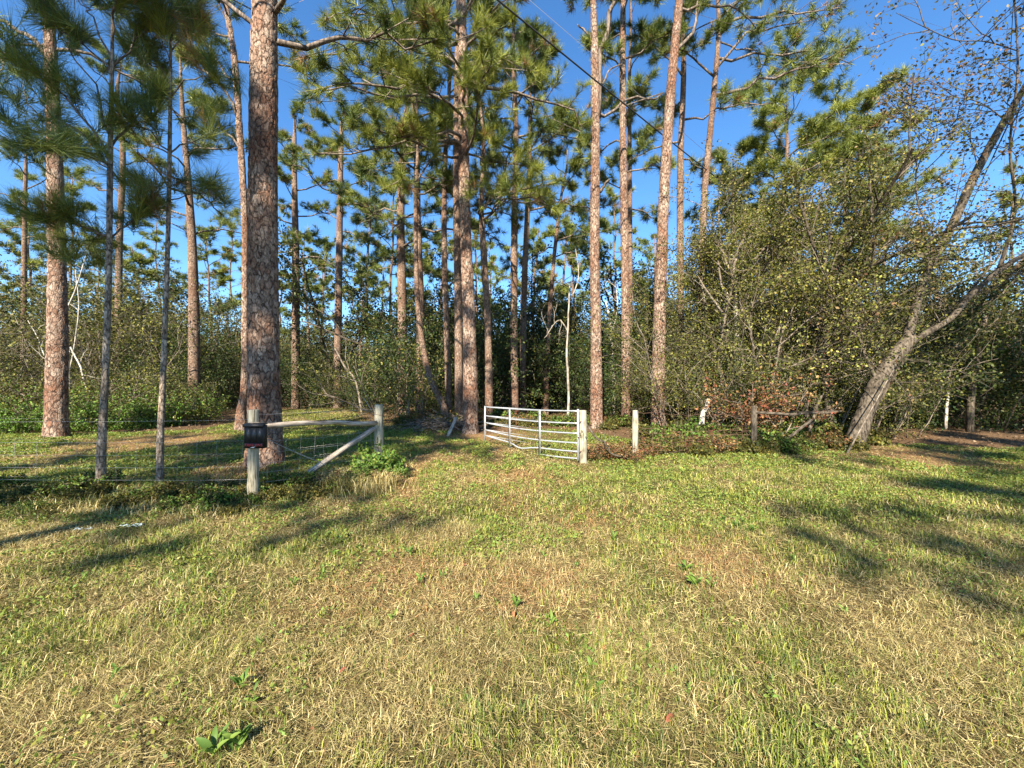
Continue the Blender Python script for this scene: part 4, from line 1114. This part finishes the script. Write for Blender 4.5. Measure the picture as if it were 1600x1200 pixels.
# vine stem sagging from the gate post, with brambles
vn = thing("dead_vine", "dark twisted vine stem slanting down from the gate post", "vine", HP)
p = wavy(np.array([.06, -.02, .80]), LP - HP + np.array([-.12, -.12, .06]), rp, 16, .10, -.03)
g = Geo(); tube(g, p, np.linspace(.024, .018, 16), 6, rough=.4, rng=rp); g.obj("stem", M_OAK, vn, True)
g = Geo(); ends = []
for k in range(14): grow(g, p[rp.integers(1, 15)], norm(rp.normal(size=3)), .35, .005, 2, rp, ends, .3, (0, 0, 3), 0, 1.)
g.obj("tendrils", M_TWIG, vn)
g = Geo(); leaves_into(g, ends, 1, .045, rp, DULL + AUTUMN[:2], .05); g.obj("leaves", M_LEAF, vn)

# old wire fence right of the line post
OP = gpos(1178, 9.3)
of = thing("old_fence", "sagging rusty wire fence with dark posts, rail and brace below the thicket", "fence", LP)
q = OP - LP
post_geo(wz(634, 9.3) - OP[2], .065, rp, 12).obj("post", M_OAK, of, True, loc=q)
q2 = gpos(1330, 9.9) - LP
beam("rail", q + np.array([0, -.05, wz(644, 9.3) - OP[2]]), q2 + np.array([0, .3, wz(645, 9.9) - PA[2]]), .035, .03, M_OAK, of)
beam("brace", q + np.array([.75, -.08, .32]), q + np.array([1.35, -.05, .78]), .035, .03, M_OAK, of)
for k, hh in enumerate((1.02, .72, .60, .48, .36, .24, .12)):
    g = Geo(); wire(g, (.03, .05, hh), q + np.array([0, .07, hh * .85]), .0035, .14 if k else .03, 15, rp, .02); g.obj("wire", M_RUST, of)
for k in range(18):
    b = q * (k + .6) / 18.5 + np.array([0, .06, 0])
    sg = .13 * 4 * ((k + .6) / 18.5) * (1 - (k + .6) / 18.5)
    g = Geo(); wire(g, b + (0, 0, .03), b + np.array([.04 * rp.normal(), .03 * rp.normal(), .68 - sg]), .003, 0, 5, rp, .015); g.obj("stay_wire", M_RUST, of)

# pale peeled log leaning by the old fence, plank by the brush pile, thin pale pole along the oak
def stick(name, label, cat, a, b, r0, r1, mat, sides=8, wob=.03, square=False):
    L = np.linalg.norm(b - a)
    p = wavy(np.zeros(3), np.array([0, 0, L]), rp, 9, wob)
    g = Geo(); tube(g, p, np.linspace(r0, r1, 9) * (1 + .08 * rp.normal(size=9)), sides, rough=.12, rng=rp)
    o = g.obj(name, mat, None, True); o.location = a; o.rotation_euler = Vector(b - a).to_track_quat('Z', 'Y').to_euler()
    return tag(o, label, cat)
a = gpos(1085, 10.2); a[2] -= .05
stick("peeled_log", "short pale peeled log leaning upright behind the rusty wire", "log", a, at(1107, 624, 10.5), .085, .05, M_PALE, 10, .06)
a = gpos(1321, 8.75); a[2] -= .05
stick("thin_pole", "thin pale straight pole leaning along the oak trunk", "pole", a, at(1396, 578, 9.15), .017, .011, M_TWIG, 8, .004)
a = gpos(700, 11.8); b = at(713, 652, 12.2); L = np.linalg.norm(b - a)
g = Geo(); g.box((-.055, -.014, -.06), (.055, .014, L)); o = g.obj("plank", M_PLANK, loc=a); o.rotation_euler = Vector(b - a).to_track_quat('Z', 'Y').to_euler()
tag(o, "weathered grey plank leaning by the brush pile", "plank")

# brush pile
g = Geo()
for k in range(90):
    c = np.array([wx(692, 13.2) + rp.normal() * .55, 13.2 + rp.normal() * .35, .05]); c[2] += float(gz(c[0], c[1]))
    az = rp.random() * 6.28; el = abs(rp.normal()) * .35; l = .6 + 1.3 * rp.random()
    d_ = np.array([math.cos(az) * math.cos(el), math.sin(az) * math.cos(el), math.sin(el)])
    tube(g, wavy(c - d_ * l * .3 + [0, 0, .25 * rp.random()], c + d_ * l * .7 + [0, 0, .25 * rp.random()], rp, 6, .12), np.linspace(.012, .005, 6) * (.7 + rp.random()), 4)
tag(g.obj("brush_pile", M_TWIG), "heap of dead sticks and twigs at the foot of the gateway pines", "brush pile", kind="stuff")

# overhead cable from the road into the trees
ca = np.array([-14.0, -2.6, 11.0]); cb = np.array([26.0, 31.0, 11.2])
t = np.linspace(0, 1, 60)[:, None]; p = ca * (1 - t) + cb * t; p[:, 2] -= (.7 * 4 * t * (1 - t))[:, 0]
g = Geo(); tube(g, p, .022, 6); tag(g.obj("overhead_cable", M_CABLE, smooth=True), "black overhead cable crossing above the gate into the trees", "cable")

# small white shed far behind the gate
sd = gpos(878, 34)
sh = thing("shed", "white shed glimpsed through the trees beyond the gate", "shed", sd, rz=.25)
g = Geo(); g.box((-1.2, 0, -.1), (1.2, 2.6, 2.2)); g.obj("wall", M_SHED, sh)
g = Geo(); g.add([(-1.4, -.2, 2.18), (1.4, -.2, 2.18), (1.4, 2.8, 2.18), (-1.4, 2.8, 2.18), (-1.4, 1.3, 2.95), (1.4, 1.3, 2.95)], [(0, 1, 5, 4), (3, 4, 5, 2)]); g.add([(-1.4, -.2, 2.18), (-1.4, 1.3, 2.95), (-1.4, 2.8, 2.18), (1.4, -.2, 2.18), (1.4, 2.8, 2.18), (1.4, 1.3, 2.95)], [(0, 1, 2), (3, 4, 5)]); g.obj("roof", M_ROOF, sh)
g = Geo(); g.box((.2, -.03, 0), (.95, -.003, 1.9)); g.obj("door", M_GREYP, sh)

# weeds along the fence line
WEED = [shrub(601, .42, .6, 8, 5, .065, BRIGHTG + DULL, M_TWIG, (4, 3), .05, r=.006, name="weed_clump", low=.6, lean=.9),
        shrub(602, .30, .7, 9, 5, .055, DULL + OLIVE, M_TWIG, (4, 3), .05, r=.005, name="weed_clump", low=.8, lean=1.0),
        shrub(603, .55, .5, 7, 4, .075, BRIGHTG, M_TWIG, (4, 3), .04, r=.006, name="weed_clump", low=.2, lean=.6),
        shrub(604, .45, .6, 8, 2, .05, AUTUMN + DULL, M_TWIG, (4, 3), .05, r=.006, name="weed_clump", low=.5, lean=.9)]
wl = ["leafy mixed weed clump at the foot of the brace fence", "low olive weed clump at the foot of the brace fence", "tall fresh green weed clump under the gate-side post of the brace fence", "brown brambly weed clump"]
first = set()
def weed(v, px, d, s, label, group):
    o = WEED[v] if v not in first else copy_tree(WEED[v]); first.add(v)
    place(o, px, d, s, rp.random() * 6.28, s * (.85 + .3 * rp.random())); tag(o, label, "weeds", group)
for (v, px, d, s) in [(0, 430, 5.95, .5), (0, 470, 5.85, .55), (1, 450, 5.6, .6), (1, 500, 5.7, .65), (0, 525, 5.75, .5), (1, 545, 5.8, .6), (0, 560, 6.0, .6), (1, 480, 5.45, .6), (1, 425, 5.4, .6), (0, 408, 5.55, .5)]:
    weed(v, px, d, s, wl[v], "weeds under the brace fence")
for (px, d, s) in [(578, 6.45, .72), (592, 6.6, .85), (606, 6.7, .7), (563, 6.25, .55), (618, 6.4, .5)]:
    weed(2, px, d, s, wl[2], "tall weeds by the gate-side brace post")
for (px, d, s) in [(530, 5.9, .6), (585, 6.1, .6), (610, 6.0, .55), (505, 5.9, .5)]:
    weed(3, px, d, s, "brown brambly weed clump under the brace fence", "brambly weeds under the brace fence")
for k in range(26):
    weed(1 if k % 3 else 0, -60 + 470 * (k + rp.random()) / 26, 4.75 + 1.15 * rp.random(), .28 + .45 * rp.random(), "low shaded weed clump beneath the sagging left wire fence", "weeds under the left wire fence")
for (px, d, s) in [(930, 8.3, .8), (950, 8.35, .8), (968, 8.3, .9), (985, 8.15, .7), (1010, 8.7, .9)]:
    weed(3, px, d, s, "brown brambly weed clump between the gate post and the line post", "brambles by the gate post")
for k in range(16):
    weed((1, 0, 3)[k % 3], 1010 + 310 * (k + rp.random()) / 16, 8.9 + .8 * rp.random(), .75 + .5 * rp.random(), "dark weed clump along the rusty old fence", "weeds along the old fence")
for k in range(22):
    px = 1020 + 330 * (k + rp.random()) / 22
    weed((1, 0, 1)[k % 3], px, (10.0 if px < 1330 else 10.6) + 1.4 * rp.random(), 1.0 + .6 * rp.random(), "waist-high leafy weed clump at the wood edge " + region(px), "tall weeds at the wood edge " + region(px))
for k in range(12):
    px = 630 + 120 * (k + rp.random()) / 12
    weed((1, 3)[k % 2], px, 14.2 + 1.5 * rp.random(), 1.2 + .6 * rp.random(), "weed clump around the brush pile", "weeds around the brush pile")
for k in range(16):
    px = 770 + 230 * (k + rp.random()) / 16
    weed((1, 0, 3)[k % 3], px, 13.8 + 2.0 * rp.random(), .9 + .6 * rp.random(), "weed clump at the wood edge seen over the gate", "weeds at the wood edge over the gate")
# dry tan grass tufts by the brace fence
g = Geo(); n = 4200
px_ = rp.choice([520, 545, 565, 585, 600], n) + rp.normal(0, 12, n); d_ = 5.95 + .25 * rp.normal(size=n)
extra = rp.random(n) < .42; px_ = np.where(extra, -40 + 440 * rp.random(n), px_); d_ = np.where(extra, 4.6 + 1.1 * rp.random(n), d_)
x = wx(px_, d_); c = DRY[rp.integers(0, 5, n)] * (.8 + .4 * rp.random((n, 1)))
blades(g, x, d_, (.14 + .22 * rp.random(n)) * np.where(extra, .55, 1), .006 + .003 * rp.random(n), .3 + .7 * rp.random(n), c, 2, rp)
tag(g.obj("dry_grass_tufts", M_GRASS), "tall dry tan grass standing through the weeds along the left fences", "grass", kind="stuff")

# broad-leaved weeds in the mown grass: every leaf its own piece
def leaf_mesh(name, base):
    g = Geo(); t = np.array([0, .22, .45, .7, .9, 1.]); w = np.array([.03, .10, .15, .12, .055, .005])
    v = []
    for a, b in zip(t, w):
        z = .28 * math.sin(a * 2.2); v += [(-b, a, z + b * .35), (0, a, z), (b, a, z + b * .35)]
    f = []
    for k in range(5):
        i = 3 * k; f += [(i, i + 1, i + 4, i + 3), (i + 1, i + 2, i + 5, i + 4)]
    g.add(v, f, base)
    return g.mesh(name, M_LEAF, True)
LM = [leaf_mesh("weed_leaf", c) for c in ((.115, .19, .032), (.15, .22, .04), (.085, .15, .03))]
def broad_weed(px, py, size, n, label, group):
    d = CAM_H * FPX / (py - 600); b = gpos(px, d)
    r_ = thing("broadleaf_weed", label, "weed", b, group)
    for k in range(n):
        o = bpy.data.objects.new("leaf", LM[rp.integers(0, 3)]); COL.objects.link(o); o.parent = r_
        s = size * .8 * (.6 + .6 * rp.random()); o.scale = (s, s, s)
        o.location = (rp.normal() * size * .12, rp.normal() * size * .12, .015 + .05 * rp.random())
        o.rotation_euler = (.25 + .5 * rp.random(), rp.normal() * .25, 2.4 * k + rp.random())
broad_weed(335, 1178, .115, 11, "largest broad-leaved weed, with long spreading leaves, in the dry grass", None)
broad_weed(372, 1165, .10, 12, "leafy green weed beside the largest broad-leaved weed", None)
for (px, py, s, n) in [(376, 1078, .075, 12), (395, 1095, .06, 7), (1085, 912, .10, 14), (1072, 890, .09, 10), (1112, 916, .06, 6), (808, 952, .08, 9), (745, 942, .06, 8), (775, 948, .05, 6), (860, 980, .07, 8), (925, 1048, .05, 6), (935, 1082, .06, 8),
                       (612, 972, .07, 6), (1130, 815, .09, 12), (1150, 822, .09, 10), (1175, 830, .08, 10), (505, 905, .08, 8), (178, 1060, .06, 7), (190, 1108, .05, 6), (405, 1008, .05, 6), (655, 915, .07, 9), (690, 905, .07, 9), (520, 870, .08, 8), (460, 915, .08, 8), (330, 905, .08, 9),
                       (1165, 818, .08, 9), (1075, 1085, .05, 5), (730, 1095, .04, 4), (900, 885, .06, 7), (850, 872, .06, 8), (960, 845, .08, 9), (640, 870, .08, 9), (560, 860, .07, 8), (280, 960, .06, 7), (130, 905, .07, 8), (1240, 880, .07, 7), (1320, 960, .06, 6)]:
    broad_weed(px, py, s, n, "low broad-leaved green weed in the mown grass", "broad-leaved weeds in the mown grass")
# fallen leaves and litter
FL = []
for c in ((.30, .115, .05), (.36, .17, .08), (.24, .08, .045)):
    FL.append(leaf_mesh("fallen_leaf", c))
for (px, py) in [(803, 970), (936, 967), (943, 1010), (530, 1055), (940, 1124), (1285, 892), (1385, 880), (1550, 1010), (1180, 1040), (640, 1000), (480, 1145), (1330, 905), (1480, 985), (720, 885), (1050, 1120)]:
    d = CAM_H * FPX / (py - 600); b = gpos(px, d)
    o = bpy.data.objects.new("fallen_leaf", FL[rp.integers(0, 3)]); COL.objects.link(o); s = .035 + .025 * rp.random()
    o.location = b + np.array([0, 0, .035]); o.scale = (s * 1.5, s, s); o.rotation_euler = (rp.normal() * .4, rp.normal() * .4, rp.random() * 6.28)
    tag(o, "reddish-brown fallen leaf lying in the mown grass", "leaf", "fallen leaves in the mown grass")
def scrap(px, py, sx, sy, label):
    d = CAM_H * FPX / (py - 600); b = gpos(px, d)
    n = 9; u, v = np.meshgrid(np.linspace(-1, 1, n), np.linspace(-1, 1, n))
    z = .35 * sy * np.abs(rp.normal(size=(n, n)))
    P = np.stack([u * sx + rp.normal(size=(n, n)) * sx * .1, v * sy + rp.normal(size=(n, n)) * sy * .15, z + .02], -1).reshape(-1, 3)
    i = np.arange(n - 1)[:, None] * n; j = np.arange(n - 1)[None]
    g = Geo(); g.add(P, np.stack([i + j, i + j + 1, i + n + j + 1, i + n + j], -1).reshape(-1, 4))
    tag(g.obj("plastic_scrap", M_LITTER, loc=b), label, "litter")
scrap(122, 829, .035, .025, "small pale plastic scrap furthest left under the wire fence")
scrap(138, 828, .03, .02, "tiny white plastic scrap beside the small pale one")
scrap(205, 822, .11, .035, "crumpled bluish plastic bag lying in the shaded grass")
scrap(352, 798, .06, .03, "white torn plastic strip near the flyer box post")
scrap(398, 792, .06, .025, "crumpled whitish plastic at the foot of the flyer box post")
